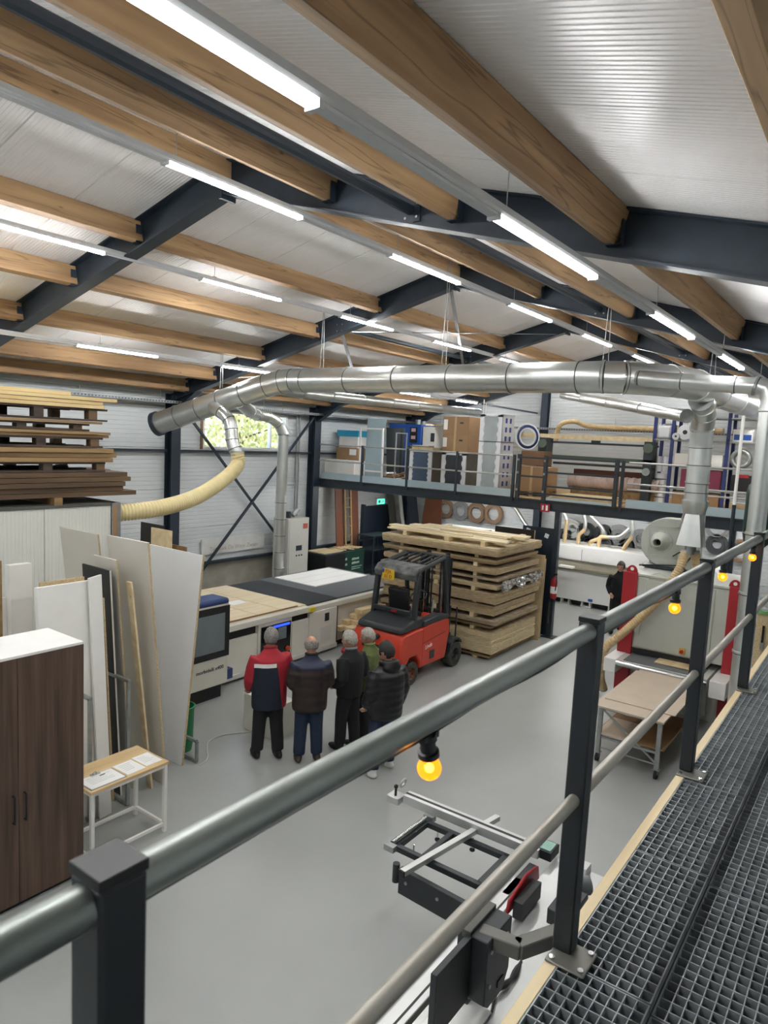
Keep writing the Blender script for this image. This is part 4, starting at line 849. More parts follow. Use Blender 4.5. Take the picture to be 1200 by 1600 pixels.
# ================================================================ sheet goods leaning in the rack
def lean(name, label, pts, th, m_, me=None, group='boards leaning in the rack'):
    """board given by four corners: base a, base b, top b, top a"""
    a, b, c, d = [V(p) for p in pts]; n = (b-a).cross(d-a).normalized()*th
    t = thing(name, label, 'board', (a+b)/2, group=group)
    bw(MB().add([a, b, c, d, a+n, b+n, c+n, d+n], [(0, 3, 2, 1), (4, 5, 6, 7), (0, 1, 5, 4), (1, 2, 6, 5), (2, 3, 7, 6), (3, 0, 4, 7)]), 'sheet', m_, t, smooth=0, bev=.002)
    if me:
        ca, cd = (a, d) if a.y < b.y or abs(a.y-b.y) < .01 and a.x > b.x else (b, c); e = (b-a).normalized()*.003*(1 if ca is b else -1)
        bw(MB().add([ca+e*.3, cd+e*.3, cd+n+e*.3, ca+n+e*.3, ca+e, cd+e, cd+n+e, ca+n+e], [(0, 1, 2, 3), (7, 6, 5, 4), (0, 4, 5, 1), (1, 5, 6, 2), (2, 6, 7, 3), (3, 7, 4, 0)]), 'edge', me, t, smooth=0)
    return t
m_beige = mat('beige_laminate', '#d6d1c6', .45, var=.06, vs=1.2); m_bluew = mat('cool_white_laminate', '#e2e4e5', .38, var=.02)
m_dkb = mat('black_laminate', '#1c1b1b', .45, var=.2)
lean('leaning_board', 'tall cool white sheet leaning towards the machine', [(5.54, 7.08, 0), (5.54, 8.24, 0), (5.82, 8.24, 2.755), (5.82, 7.08, 2.755)], .03, m_bluew, m_chip)
lean('leaning_board', 'tall beige sheet leaning beside the cool white sheet', [(5.09, 6.81, 0), (5.09, 7.56, 0), (4.76, 7.56, 3.05), (4.80, 6.81, 3.05)], .025, m_beige, m_chip)
lean('leaning_board', 'beige sheet standing behind the tall beige sheet', [(5.0, 7.6, 0), (5.0, 8.45, 0), (4.66, 8.45, 3.06), (4.66, 7.6, 3.06)], .02, m_beige, m_chip)
lean('leaning_board', 'pale short sheet peeping out above the black board', [(4.78, 7.05, 0), (4.78, 7.5, 0), (4.55, 7.5, 2.84), (4.55, 7.05, 2.84)], .02, m_beige, m_chip)
lean('leaning_board', 'narrow pine board between black and beige sheets', [(4.93, 6.86, 0), (4.93, 6.95, 0), (4.62, 6.95, 2.6), (4.62, 6.86, 2.6)], .025, m_pine)
lean('leaning_board', 'black board leaning with a thin pale edge', [(4.60, 7.0, 0), (4.60, 7.56, 0), (4.44, 7.56, 2.74), (4.44, 7.0, 2.74)], .02, m_dkb, m_beige)
lean('leaning_board', 'tan fibreboard strip standing beside the white packed boards', [(4.47, 6.95, 0), (4.47, 7.1, 0), (4.33, 7.1, 2.45), (4.33, 6.95, 2.45)], .02, m_chip)
lean('leaning_board', 'wide white packed board facing the aisle behind the wardrobe', [(3.62, 6.78, 0), (4.24, 6.78, 0), (4.24, 7.0, 2.66), (3.62, 7.0, 2.66)], -.07, m_whitep)
lean('leaning_board', 'narrow white board in front of the white packed board', [(4.16, 6.72, 0), (4.32, 6.74, 0), (4.32, 6.96, 2.72), (4.16, 6.94, 2.70)], -.03, m_whitep)
lean('leaning_board', 'chipboard core sheet between the white packed boards', [(3.7, 6.87, 0), (4.2, 6.87, 0), (4.2, 7.1, 2.69), (3.7, 7.1, 2.69)], -.03, m_chip)
lean('leaning_board', 'slim white upright board pair near the frame edge', [(3.62, 7.5, 0), (3.86, 7.5, 0), (3.86, 7.58, 2.81), (3.62, 7.58, 2.81)], -.1, m_whitep)
lean('leaning_board', 'white sheet with small holes at the far end of the rack', [(3.2, 7.55, 0), (3.62, 7.55, 0), (3.62, 7.66, 2.45), (3.2, 7.66, 2.45)], -.02, m_whitep)
for k in range(3): lean('leaning_board', 'brown batten at the picture edge, %s of three' % ['shortest', 'middle', 'longest'][k], [(3.30+.05*k, 7.35, 0), (3.34+.05*k, 7.35, 0), (3.40+.05*k, 7.5, 2.75+.07*k), (3.36+.05*k, 7.5, 2.75+.07*k)], -.03, m_tb)
lean('leaning_board', 'black offcut sheet sticking up behind the cool white sheet', [(6.05, 8.3, 0), (6.05, 8.85, 0), (6.12, 8.85, 2.98), (6.12, 8.3, 2.98)], .02, m_dkb)
lean('leaning_board', 'tan offcut with a stepped corner behind the cool white sheet', [(6.0, 8.0, 0), (6.0, 8.46, 0), (6.02, 8.46, 2.95), (6.02, 8.0, 2.95)], .02, m_pine)
lean('leaning_board', 'brown board behind the tan stepped offcut', [(6.1, 7.9, 0), (6.1, 8.9, 0), (6.2, 8.9, 2.72), (6.2, 7.9, 2.72)], .02, m_tb)
t = thing('board_rack', 'white steel rack frame dividing the leaning boards', 'rack', (4.6, 7.2, 0))
for x, zt in ((4.05, 1.42), (4.52, 1.5), (5.72, .3)):
    for y in (6.74 if x < 5 else 7.0, 8.3): bw(MB().bar((x, y, .02), (x, y, zt), .035, .035), 'upright', m_galv2, t)
    bw(MB().bar((x, 6.74 if x < 5 else 7.0, .04), (x, 8.32, .04), .04, .04), 'foot', m_galv2, t); bw(MB().bar((x, 6.72 if x < 5 else 7.0, zt), (x, 8.32, zt), .035, .035), 'top_bar', m_galv2, t)
bw(MB().bar((3.9, 8.3, .04), (5.8, 8.3, .04), .04, .04), 'long_bar', m_whitep, t)
# green barrel
t = thing('green_barrel', 'green plastic barrel behind the cool white sheet', 'bin', (5.85, 7.47, 0)); t.scale = (.85, .85, .95)
MB().lathe([(0, 0), (.15, 0), (.17, .1), (.185, .62), (.2, .64), (.2, .66), (.18, .66), (.165, .1), (0, .08)], 22).build('bucket', mat('green_plastic', '#1f7a4a', .5), t, smooth=45); MB().ring((0, 0, .65), .195, .012).build('rim', mat('green_plastic_rim', '#2a8f5a', .5), t)
# ================================================================ wardrobe
m_wal = wood('walnut_laminate', '#6a5445', '#3d2f27', 2, vs=18, stretch=25, rough=.5, knots=False)
t = thing('wardrobe', 'tall wardrobe with walnut doors, black handles and white top', 'wardrobe', (2.9, 6.25, 0))
bw(MB().box(2.28, 3.5, 5.965, 6.58, .06, 2.32), 'carcass', m_whitep, t); bw(MB().box(2.27, 3.51, 5.95, 6.59, 2.32, 2.345), 'top_panel', m_paper, t, bev=.002)
bw(MB().box(2.3, 3.48, 5.99, 6.55, 0, .06), 'plinth', m_black, t)
for a, b, hx in ((2.28, 2.893, 2.845), (2.897, 3.51, 2.945)):
    d = bw(MB().box(a, b, 5.945, 5.965, .05, 2.32), 'door', m_wal, t, bev=.002)
    h = MB().tube([(hx, 5.945, .83), (hx, 5.91, .83), (hx, 5.91, 1.08), (hx, 5.945, 1.08)], .009, 8); h.v = [tuple(V(v)-V(t.location)) for v in h.v]; h.build('handle', m_black, d)
# ================================================================ white table with papers
m_oak = wood('light_oak', '#dcc39a', '#c9ab7c', 0, knots=False)
t = thing('side_table', 'small white metal framed table with light oak top', 'table', (4.06, 6.25, 0))
bw(MB().box(3.60, 4.51, 5.97, 6.55, .77, .8), 'tabletop', m_oak, t, bev=.003)
for x in (3.63, 4.48):
    for y in (6.0, 6.52): bw(MB().box(x-.018, x+.018, y-.018, y+.018, 0, .77), 'leg', m_whitep, t)
for z in (.09, .752):
    for y in (6.0, 6.52): bw(MB().bar((3.64, y, z), (4.47, y, z), .03, .03), 'long_rail', m_whitep, t)
    for x in (3.63, 4.48): bw(MB().bar((x, 6.01, z), (x, 6.51, z), .03, .03), 'cross_rail', m_whitep, t)
def paper(x, y, r, label, w=.21, h=.297, z=.8015):
    t = thing('paper_sheet', label, 'paper', (x, y, z), r, group='papers on the table')
    MB().box(-w/2, w/2, -h/2, h/2, 0, .0015).build('sheet', m_paper, t, smooth=0)
    for i in range(5): MB().box(-w*.35, w*rnd.uniform(.1, .38), h*(.3-.12*i), h*(.3-.12*i)+.005, .0015, .0018).build('print_line', mat('grey_print', '#b4b7bb', .7) if 'grey_print' not in bpy.data.materials else bpy.data.materials['grey_print'], t, smooth=0)
    return t
paper(4.15, 6.16, .02, 'white printed sheet at the middle of the oak table', .22, .27); paper(4.38, 6.18, .0, 'white printed sheet at the outer end of the oak table', .2, .27)
q = paper(3.82, 6.14, .0, 'large sheet on a clipboard at the wardrobe end of the table', .37, .26, .806)
t = thing('clipboard', 'clipboard with metal clip on the oak table', 'clipboard', (3.82, 6.14, .8), 0); MB().box(-.2, .2, -.14, .14, 0, .005).build('backing', mat('clip_board', '#8c8f92', .5), t, bev=.002); MB().box(-.05, .05, .1, .14, .005, .02).ring((0, .13, .02), .02, .004, (0, 1, .4), 14, 6).build('clip', m_chrome, t); MB().box(.02, .08, .06, .075, .008, .0085).build('black_mark', m_black, t)
# ================================================================ small cream machine on the floor among the visitors
t = thing('cream_floor_unit', 'low cream machine unit on the floor in front of the visitors', 'machine', (7.2, 6.95, 0))
bw(MB().box(6.9, 6.98, 6.62, 7.25, .0, .55), 'side_wall', m_cream, t, bev=.01); bw(MB().box(6.96, 7.6, 6.6, 6.66, 0, .5), 'side_wall', m_cream, t); bw(MB().box(6.96, 7.6, 7.26, 7.32, 0, .5), 'side_wall', m_cream, t)
bw(MB().box(6.96, 7.6, 6.66, 7.26, 0, .12), 'tray', m_steel2, t); bw(MB().box(7.1, 7.2, 6.7, 7.2, .12, .48), 'inner_block', m_greyp, t); bw(MB().box(7.3, 7.5, 6.75, 7.15, .12, .4), 'inner_block', m_greyp, t); t.location.x -= .02; t.location.y += .12
one(MB().tube(spline([(6.86, 7.2, .01), (6.5, 7.4, .01), (6.2, 7.35, .01), (5.9, 7.0, .01), (5.7, 6.9, .01)], 6), .009, 6), 'power_cable', m_greyp, 'thin grey cable curving over the floor from the cream unit', 'cable', (6.3, 7.2, 0))
# ================================================================ things stored on the platform
Dk = DZ
def crate(name, label, cat, x0, x1, y0, y1, z0, z1, m_, group=None, parts=(), bev=.006):
    t = thing(name, label, cat, ((x0+x1)/2, (y0+y1)/2, z0), group=group)
    bw(MB().box(x0, x1, y0, y1, z0, z1), 'body', m_, t, bev=bev)
    for nm, mm, b in parts: bw(MB().box(*b), nm, mm, t)
    return t
m_tape = mat('parcel_tape', '#c2a77c', .3); m_cyan = mat('cyan_lid', '#2f9cc0', .4)
m_teal = mat('pale_teal_panel', '#9fb3ba', .4, var=.05); m_sty = mat('white_polystyrene', '#e8ebee', .7, var=.03); m_bgrey = mat('blue_grey_panel', '#53657c', .35)
crate('white_chest', 'low white box behind the railing at the platform column', 'box', 15.4, 15.9, 12.3, 13.4, Dk, 3.70, m_whitep)
crate('carton', 'brown carton standing on the platform floor under the blue-lidded tub', 'carton', 15.85, 16.5, 12.5, 13.35, Dk, 3.72, m_card, 'cartons on the platform', (('tape', m_tape, (15.846, 15.85, 12.9, 12.96, Dk, 3.72)),))
crate('carton', 'brown carton with white label directly under the blue-lidded tub', 'carton', 15.85, 16.45, 12.55, 13.35, 3.72, 4.06, m_card, 'cartons on the platform', (('label', m_paper, (15.846, 15.85, 12.6, 12.85, 3.85, 4.02)),))
crate('storage_tub', 'white tub with bright blue lid on the brown cartons', 'box', 15.9, 16.4, 12.6, 13.3, 4.06, 4.38, m_whitep, None, (('blue_lid', m_cyan, (15.86, 16.44, 12.56, 13.36, 4.38, 4.56)),))
t = thing('tube_frame', 'white tubular trolley frame standing behind the railing', 'trolley', (15.55, 11.8, Dk))
for y in (11.42, 12.2): bw(MB().bar((15.55, y, Dk), (15.5, y, 4.65), .04, .04, (1, 0, 0)), 'upright', m_whitep, t)
for z in (3.45, 4.63): bw(MB().bar((15.54, 11.42, z), (15.54, 12.2, z), .04, .04), 'cross_tube', m_whitep, t)
for y in (11.42, 12.2): bw(MB().bar((15.55, y, Dk+.03), (15.85, y, Dk+.03), .04, .04), 'foot', m_whitep, t)
t = thing('teal_panel', 'tall pale teal panel leaning behind the white tube frame', 'panel', (15.9, 12.0, Dk)); bw(MB().cb((15.95, 12.0, 4.05), (.03, .65, 1.76), ry=.05), 'sheet', m_teal, t); bw(MB().cb((15.94, 11.67, 4.05), (.032, .01, 1.76), ry=.05), 'edge', m_galv2, t)
t = thing('charcoal_panel', 'charcoal panel leaning next to the tall teal panel', 'panel', (16.2, 11.5, Dk)); bw(MB().prism([(11.2, Dk), (11.72, Dk), (11.82, 4.69), (11.2, 4.69)], 16.2, 16.24, 'x'), 'sheet', mat('charcoal_sheet', '#3b4143', .5), t); bw(MB().box(16.19, 16.2, 11.24, 11.30, 3.25, 4.6), 'edge', m_black, t)
t = thing('thin_stand', 'thin grey metal stand in front of the blue cabinet', 'stand', (15.7, 11.0, Dk))
for y in (10.75, 11.1): bw(MB().bar((15.7, y, Dk), (15.7, y, 4.55), .03, .03, (1, 0, 0)), 'upright', m_galv2, t)
bw(MB().bar((15.7, 10.75, 4.54), (15.7, 11.1, 4.54), .03, .03), 'top_bar', m_galv2, t)
t = thing('blue_dust_cabinet', 'large blue cabinet with dark switch panel against the end wall', 'cabinet', (18, 11.7, Dk))
bw(MB().box(17.4, 18.6, 11.4, 12.6, Dk, 4.84), 'body', m_blue, t, bev=.02); bw(MB().box(17.385, 17.4, 11.55, 11.8, 4.3, 4.75), 'switch_panel', m_black, t)
for z in (4.4, 4.62): bw(MB().box(17.38, 17.386, 11.6, 11.75, z, z+.1), 'gauge', mat('gauge_pink', '#c9a5a5', .5) if 'gauge_pink' not in bpy.data.materials else bpy.data.materials['gauge_pink'], t)
bw(MB().cyl((18.1, 12.0, 4.84), (18.1, 12.0, 5.0), .08, 12), 'top_nozzle', m_galv2, t); bw(MB().cyl((17.8, 11.6, 4.84), (17.8, 11.6, 4.95), .06, 12), 'top_nozzle', m_galv2, t)
crate('grey_cabinet', 'grey-white cabinet next to the blue cabinet', 'cabinet', 17.45, 18.1, 10.7, 11.38, Dk, 4.78, m_greyp, None, (('screen', m_steel2, (17.44, 17.45, 10.8, 11.1, 4.35, 4.6)), ('blue_label', m_cyan, (17.436, 17.45, 10.72, 10.8, 4.42, 4.56))))
for i in range(4): one(MB().box(17.0+.02*i, 17.5, 10.75+.05*i, 11.65-.06*i, 4.12+.03*i, 4.145+.03*i), 'flat_board', [m_tb, m_black, m_tb, m_greyp][i], 'flat board in the small pile before the grey cabinet, %s' % ['lowest', 'second', 'third', 'topmost'][i], 'board', (17.2, 11, 4.12+.03*i), 'flat boards on the platform')
crate('board_support', 'low dark support bench carrying flat boards on the platform', 'bench', 17.0, 17.42, 10.8, 11.6, Dk, 4.12, m_steel2)
one(MB().box(16.6, 17.2, 9.6, 10.75, 4.80, 4.84), 'shelf_board', m_pine, 'pale board jutting out beside the brown cartons', 'board', (16.9, 10.2, 4.8)); crate('board_trestle', 'grey trestle box under the pale jutting board', 'box', 16.7, 17.15, 9.65, 10.5, Dk, 4.80, m_greyp)
for i in range(14):
    x, y = 15.6+.45*rnd.random(), 10.6+.75*rnd.random(); z = Dk+.03+.045*(i % 7); a = rnd.uniform(-.3, .3)
    o = MB().cyl((-.25, 0, 0), (.25, 0, 0), .022+.012*rnd.random(), 8).build('offcut_roll', [m_tb, m_card, m_sty][i % 3], None); o.location = (x+.1, y, z); o.rotation_euler.z = a
    tag(o, '%s roll or offcut in the heap on the platform beside the wrapped units' % ['brown wooden', 'cardboard', 'white foam'][i % 3], 'offcut', 'offcut heap %s' % ['wood', 'card', 'foam'][i % 3])
# wrapped units
def wrapped(name, label, x0, x1, y0, y1, z1, face, side, notch):
    t = thing(name, label, 'packaged unit', ((x0+x1)/2, (y0+y1)/2, Dk), group='wrapped units on the platform')
    bw(MB().box(x0, x1, y0, y1, Dk, z1), 'body', side, t)
    bw(MB().box(x0-.012, x0, y0+.12, y1-.12, Dk+.1, z1-.05), 'front_panel', face, t)
    for a, b in ((y0, y0+.1), (y1-.1, y1)):
        n = max(3, int((z1-Dk)/.11)); p = [(a if a == y0 else b, Dk), (a if a == y0 else b, z1)]; inner = []
        for i in range(n*2+1):
            z = z1-(z1-Dk)*i/(n*2); w = .0 if (i//notch) % 2 else .03; inner.append(((b+w) if a == y0 else (a-w), z))
        bw(MB().prism(p + inner, x0-.03, x0+.03, 'x'), 'foam_corner', m_sty, t, smooth=0)
    bw(MB().box(x0-.03, x0+.05, y0, y1, z1-.06, z1+.01), 'foam_top', m_sty, t); bw(MB().box(x0-.03, x0+.05, y0, y1, Dk, Dk+.12), 'foam_bottom', m_sty, t)
    return t
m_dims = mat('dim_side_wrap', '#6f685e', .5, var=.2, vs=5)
wrapped('wrapped_unit', 'foam-cornered wrapped unit with blue-grey front behind the railing', 15.45, 16.05, 9.74, 10.45, 4.13, m_bgrey, m_dims, 1)
crate('pine_tray', 'pale pine tray lying on the wrapped blue-grey unit', 'tray', 15.45, 16.05, 9.75, 10.4, 4.14, 4.2, m_pine)
wrapped('wrapped_unit', 'film-wrapped dark unit carrying the two brown cartons', 15.45, 16.1, 8.72, 9.44, 4.1, mat('dark_film', '#3a3f45', .2), m_dims, 2)
t = wrapped('wrapped_unit', 'tall strapped grey unit with foam corners and printed side', 15.4, 16.05, 7.76, 8.36, 5.09, mat('pale_grey_front', '#aab3b5', .4), m_sty, 2)
for i, y in enumerate((15.55, 15.78)):
    for k in range(8): bw(MB().box(y, y+.09, 7.752, 7.758, 3.35+k*.22, 3.47+k*.22), 'blue_print', mat('blue_print', '#4656a8', .6) if 'blue_print' not in bpy.data.materials else bpy.data.materials['blue_print'], t)
bw(MB().box(15.365, 16.06, 7.75, 8.37, 4.42, 4.435), 'strap', m_black, t); bw(MB().box(15.365, 16.06, 7.75, 8.37, 5.085, 5.1), 'top_sheet', m_sty, t)
for y, zz in ((8.3, 1), (8.36, 2)): bw(MB().cyl((15.5, y, 5.09), (15.5, y, 5.3+.08*zz), .012, 8), 'tube_end', m_whitep, t)
for i, (z0, z1, l) in enumerate(((4.12, 4.56, 'lower of two brown cartons on the film-wrapped unit'), (4.56, 5.02, 'upper of two brown cartons on the film-wrapped unit'))):
    crate('carton', l, 'carton', 15.5, 16.15, 8.74, 9.5, z0, z1, m_card, 'cartons on the platform', (('tape', m_tape, (15.496, 15.5, 9.1, 9.16, z0, z1)), ('label', m_paper, (15.495, 15.5, 9.36, 9.48, z0+.12, z1-.08)), ('hand_hole', m_black, (15.495, 15.5, 8.9, 9.0, z0+.28, z0+.32))))
crate('carton', 'squat brown carton on a pallet behind the platform gate', 'carton', 15.6, 16.2, 6.6, 7.4, 3.3, 3.88, m_card, 'cartons on the platform', (('tape', m_tape, (15.596, 15.6, 6.98, 7.04, 3.3, 3.88)),))
crate('carton', 'brown carton set back on top beside the coiled hose', 'carton', 16.0, 16.5, 6.9, 7.5, 3.9, 4.25, mat('dark_carton', '#7d5f45', .75), 'cartons on the platform')
t = thing('pallet', 'small wooden pallet under the squat carton on the platform', 'pallet', (15.9, 7.0, Dk))
for y in (6.6, 6.95, 7.3): bw(MB().box(15.6, 16.2, y, y+.1, Dk, Dk+.1), 'runner', m_tb, t)
for x in (15.6, 15.85, 16.1): bw(MB().box(x, x+.1, 6.58, 7.42, Dk+.1, Dk+.13), 'deck_board', m_tb, t)
t = thing('coiled_hose', 'coil of dark blue and white hose hanging behind the tall wrapped unit', 'hose', (17, 7.78, 4.6))
for i, (r, m_, d) in enumerate(((.30, m_mblue, .028), (.26, m_mblue, .028), (.22, m_sty, .022), (.33, m_sty, .02))): bw(MB().ring((16.98-.03*i, 7.78, 4.6), r, d, (1, 0, .1)), 'loop', m_, t)
# long clamping machine on the platform
t = thing('veneer_press', 'old long clamping machine with tan beam and green bar on the platform', 'machine', (17, 6.2, Dk))
bw(MB().box(16.95, 17.1, 4.55, 8.0, 4.59, 4.70), 'tan_beam', m_pine, t); bw(MB().cyl((17.0, 4.5, 4.5), (17.0, 7.3, 4.5), .025, 10), 'spindle', m_steel2, t)
bw(MB().box(16.7, 16.9, 4.55, 7.0, 4.08, 4.18), 'green_bar', mat('dark_green_paint', '#3f5145', .5), t); bw(MB().cyl((16.85, 4.5, 3.98), (16.85, 7.0, 3.98), .03, 10), 'spindle', m_steel2, t)
for y in (7.15, 4.55): bw(MB().box(16.7, 17.1, y, y+.2, Dk, 4.6), 'stand', m_steel2, t); bw(MB().cyl((16.65, y+.1, 3.9), (16.7, y+.1, 3.9), .09, 14), 'handwheel', m_galv2, t); bw(MB().cyl((16.65, y+.1, 4.45), (16.72, y+.1, 4.45), .11, 14), 'gearbox', mat('old_green', '#5c6b60', .6) if 'old_green' not in bpy.data.materials else bpy.data.materials['old_green'], t)
bw(MB().box(16.95, 17.05, 5.9, 6.1, 4.5, 4.58), 'clamp_head', m_black, t)
t = thing('corrugated_roll', 'pinkish corrugated sheet roll lying along the platform', 'sheet roll', (17, 5.5, 3.45)); P_ = [V((17.0, 4.4+.01*i, 3.56)) for i in range(220)]
bw(MB().tube(P_, [.165+(.012 if (i//8) % 2 else 0) for i in range(220)], 18), 'sheet', mat('pinkish_sheet', '#cdb9b0', .6, col2='#b19c94', vs=3), t); bw(MB().cyl((17.0, 4.36, 3.56), (17.0, 4.4, 3.56), .05, 10), 'core', m_card, t)
one(MB().box(17.25, 17.5, 4.4, 6.6, 3.6, 3.85), 'rusty_beam', mat('rusty_beam', '#5a3328', .7), 'dark rusty beam behind the corrugated roll', 'beam', (17.3, 5.5, 3.6)); crate('roll_cradle', 'low wooden cradle under the corrugated roll', 'cradle', 16.85, 17.5, 4.5, 6.5, Dk, 3.39, m_tb)
for i in range(4): one(MB().box(15.5+.02*i, 16.5, 4.9+.06*i, 6.55-.05*i, Dk+.025*i, Dk+.025*(i+1)-.002), 'flat_board', m_pine, 'pale flat board on the platform behind the gate, %s of the pile' % ['lowest', 'second', 'third', 'topmost'][i], 'board', (16, 5.7, Dk+.025*i), 'flat boards behind the gate')
# tan extraction hose over the end wall tray
hose('long_tan_hose', 'long thin tan hose draped over the end wall cable tray', [(19.3, 8.0, 4.55), (19.3, 7.9, 5.0), (19.35, 7.5, 5.12), (19.4, 7.0, 5.0), (19.42, 5.5, 4.98), (19.4, 3.6, 4.98)], .07, m_hose2, .05, 12, .05)
# blue racking
t = thing('blue_racking', 'blue shelf racking full of filters and rolls on the platform', 'shelving', (17.2, 3.2, Dk))
for y in (4.6, 4.2, 3.03, 1.6):
    for x in (16.95, 17.6): bw(MB().box(x-.03, x+.03, y-.035, y+.035, Dk, 5.3), 'upright', mat('rack_blue', '#26356f', .45) if 'rack_blue' not in bpy.data.materials else bpy.data.materials['rack_blue'], t)
for z in (3.57, 4.09, 4.68, 5.2):
    bw(MB().box(16.92, 17.65, 1.6, 4.2, z-.03, z), 'shelf', m_galv2, t)
    if z > 4.5: bw(MB().box(16.92, 17.65, 4.2, 4.6, z-.03, z), 'shelf', m_galv2, t)
def roll(name, label, p, q, r, m_, cat, group=None, hole=True):
    t = thing(name, label, cat, p, group=group); bw(MB().cyl(p, q, r, 22), 'body', m_, t, smooth=50)
    if hole:
        p, q = V(p), V(q); d = (p-q).normalized(); bw(MB().cyl(p+d*.002, p+d*.004, r*.3, 16), 'core_hole', m_steel2, t)
    return t
roll('white_roll', 'big white fabric roll standing out of the blue racking', (16.85, 3.92, 4.85), (17.5, 3.92, 4.85), .17, m_sty, 'roll', 'white rolls'); roll('white_roll', 'smaller white roll leaning below the big roll in the racking', (16.8, 4.1, 4.75), (17.5, 4.12, 4.78), .08, m_sty, 'roll', 'white rolls')
for k in range(2): crate('filter_bag', 'white filter bag folded in the upper rack bay, %s' % ['front', 'rear'][k], 'bag', 16.95+.3*k, 17.2+.3*k, 4.24, 4.56, 4.68, 5.0+.05*k, m_sty, 'filter bags', bev=.06)
for k in range(5): roll('rope_coil', 'white rope coil in the narrow rack bay, layer %s from below' % ['one', 'two', 'three', 'four', 'five'][k], (17.1, 4.4, 3.2+.14*k), (17.1, 4.4, 3.32+.14*k), .16, m_sty, 'rope', 'rope coils', False)
for k in range(2): roll('foam_cylinder', 'upright white foam cylinder above the rope coils, %s' % ['nearer the gate', 'nearer the duct'][k], (17.1, 4.48-.16*k, 3.92), (17.1, 4.48-.16*k, 4.28), .075, m_sty, 'roll', 'foam cylinders', False)
crate('white_carton', 'long white carton in the middle of the blue racking', 'carton', 16.95, 17.5, 3.1, 4.12, 4.09, 4.37, m_whitep)
crate('blue_label_box', 'white box with blue label on the upper rack shelf', 'box', 16.95, 17.4, 2.55, 2.95, 4.68, 4.95, m_whitep, 'blue label boxes', (('blue_label', m_blue, (16.945, 16.95, 2.58, 2.92, 4.72, 4.84)),)); crate('blue_label_box', 'second white box with blue label at the standpipe', 'box', 16.95, 17.4, 2.0, 2.45, 4.68, 4.93, m_whitep, 'blue label boxes', (('blue_label', m_blue, (16.945, 16.95, 2.04, 2.41, 4.72, 4.84)),))
m_mag = mat('magenta_wrap', '#7d2e48', .4)
crate('magenta_carton', 'magenta film-wrapped carton on the lower rack shelf', 'carton', 16.96, 17.5, 3.1, 3.95, 3.57, 4.02, m_mag); crate('dark_toolbox', 'dark toolbox on the lower rack shelf', 'toolbox', 16.96, 17.4, 2.4, 2.9, 3.57, 3.95, m_black, None, (('red_handle', m_red, (16.95, 17.0, 2.55, 2.75, 3.9, 3.97)),))
crate('brown_carton', 'brown carton under the lowest rack shelf', 'carton', 16.96, 17.5, 3.1, 4.1, Dk, 3.5, m_card)
for k, (y, r) in enumerate(((2.75, .22), (2.3, .2), (1.9, .18))): 
    t = thing('duct_coil', 'grey flexible duct coil on the middle rack shelf, %s' % ['nearest the drop duct', 'middle', 'nearest the standpipe'][k], 'hose coil', (17.1, y, 4.09+r), group='duct coils in the rack')
    for j in range(2): MB().ring((.08*j-.1, 0, 0), r-.05, .05, (1, 0, 0)).build('loop', m_steel2 if k else m_galv2, t)
t = thing('metal_tray', 'round metal ring tray on the platform floor by the racking', 'tray', (15.6, 2.75, Dk)); MB().ring((0, 0, .05), .25, .03).build('rim', m_galv2, t); MB().cyl((0, 0, .0), (0, 0, .02), .25, 24).build('bottom', m_galv2, t)
crate('small_blue_tin', 'small blue tin beside the round metal tray', 'tin', 15.6, 15.8, 2.1, 2.3, Dk, 3.45, m_blue)
# dark posts crossing the right end of the platform
t = thing('hanging_conduit', 'thin vertical pipe from the roof past the platform to the floor', 'pipe', (14.6, 2.39, 3)); bw(MB().cyl((14.6, 2.39, 0), (14.6, 2.39, 3.45), .035, 10), 'lower_pipe', m_steel, t); bw(MB().cyl((14.6, 2.39, 3.45), (14.6, 2.39, 5.13), .03, 10), 'upper_pipe', m_whitep, t)
# ================================================================ below the platform
m_white2 = mat('bander_white', '#dfe0dd', .4, var=.03)
t = thing('edge_banding_machine', 'long white edge banding machine under the platform', 'machine', (19.0, 5.8, 0))
bw(MB().box(18.62, 19.5, 3.2, 8.6, .16, 1.02), 'lower_body', m_white2, t, bev=.01); bw(MB().box(18.75, 19.5, 3.2, 8.6, 1.05, 1.28), 'mid_body', mat('bander_cream', '#cfc9b8', .45), t)
bw(MB().prism([(18.62, 1.28), (18.62, 1.36), (18.68, 1.68), (19.4, 1.72), (19.45, 1.28)], 3.2, 8.6, 'y'), 'hood', m_white2, t, bev=.015)
for y in (4.9, 6.7): bw(MB().box(18.61, 18.615, y, y+.01, 1.3, 1.6), 'hood_seam', m_steel2, t)
bw(MB().box(18.55, 18.75, 3.2, 8.6, 1.0, 1.05), 'feed_rail', mat('feed_rail', '#8d8a76', .4, .4), t); bw(MB().box(18.5, 18.7, 6.9, 7.3, 1.05, 1.1), 'control_flap', m_paper, t)
for y in (3.5, 4.6, 5.6, 6.35, 6.95, 7.7):
    bw(MB().box(18.66, 19.3, y, y+.3, 0, .04), 'foot', m_white2, t); bw(MB().box(18.66, 18.9, y+.02, y+.06, .04, .16), 'foot_leg', m_white2, t); bw(MB().box(18.66, 18.9, y+.24, y+.28, .04, .16), 'foot_leg', m_white2, t)
bw(MB().box(18.8, 19.45, 3.3, 8.5, .02, .16), 'undercarriage', m_black, t); bw(MB().box(18.6, 18.62, 6.3, 6.42, .2, .27), 'blue_badge', m_blue, t); bw(MB().box(18.655, 18.66, 5.3, 5.7, 1.44, 1.52), 'name_plate', m_greyp, t)
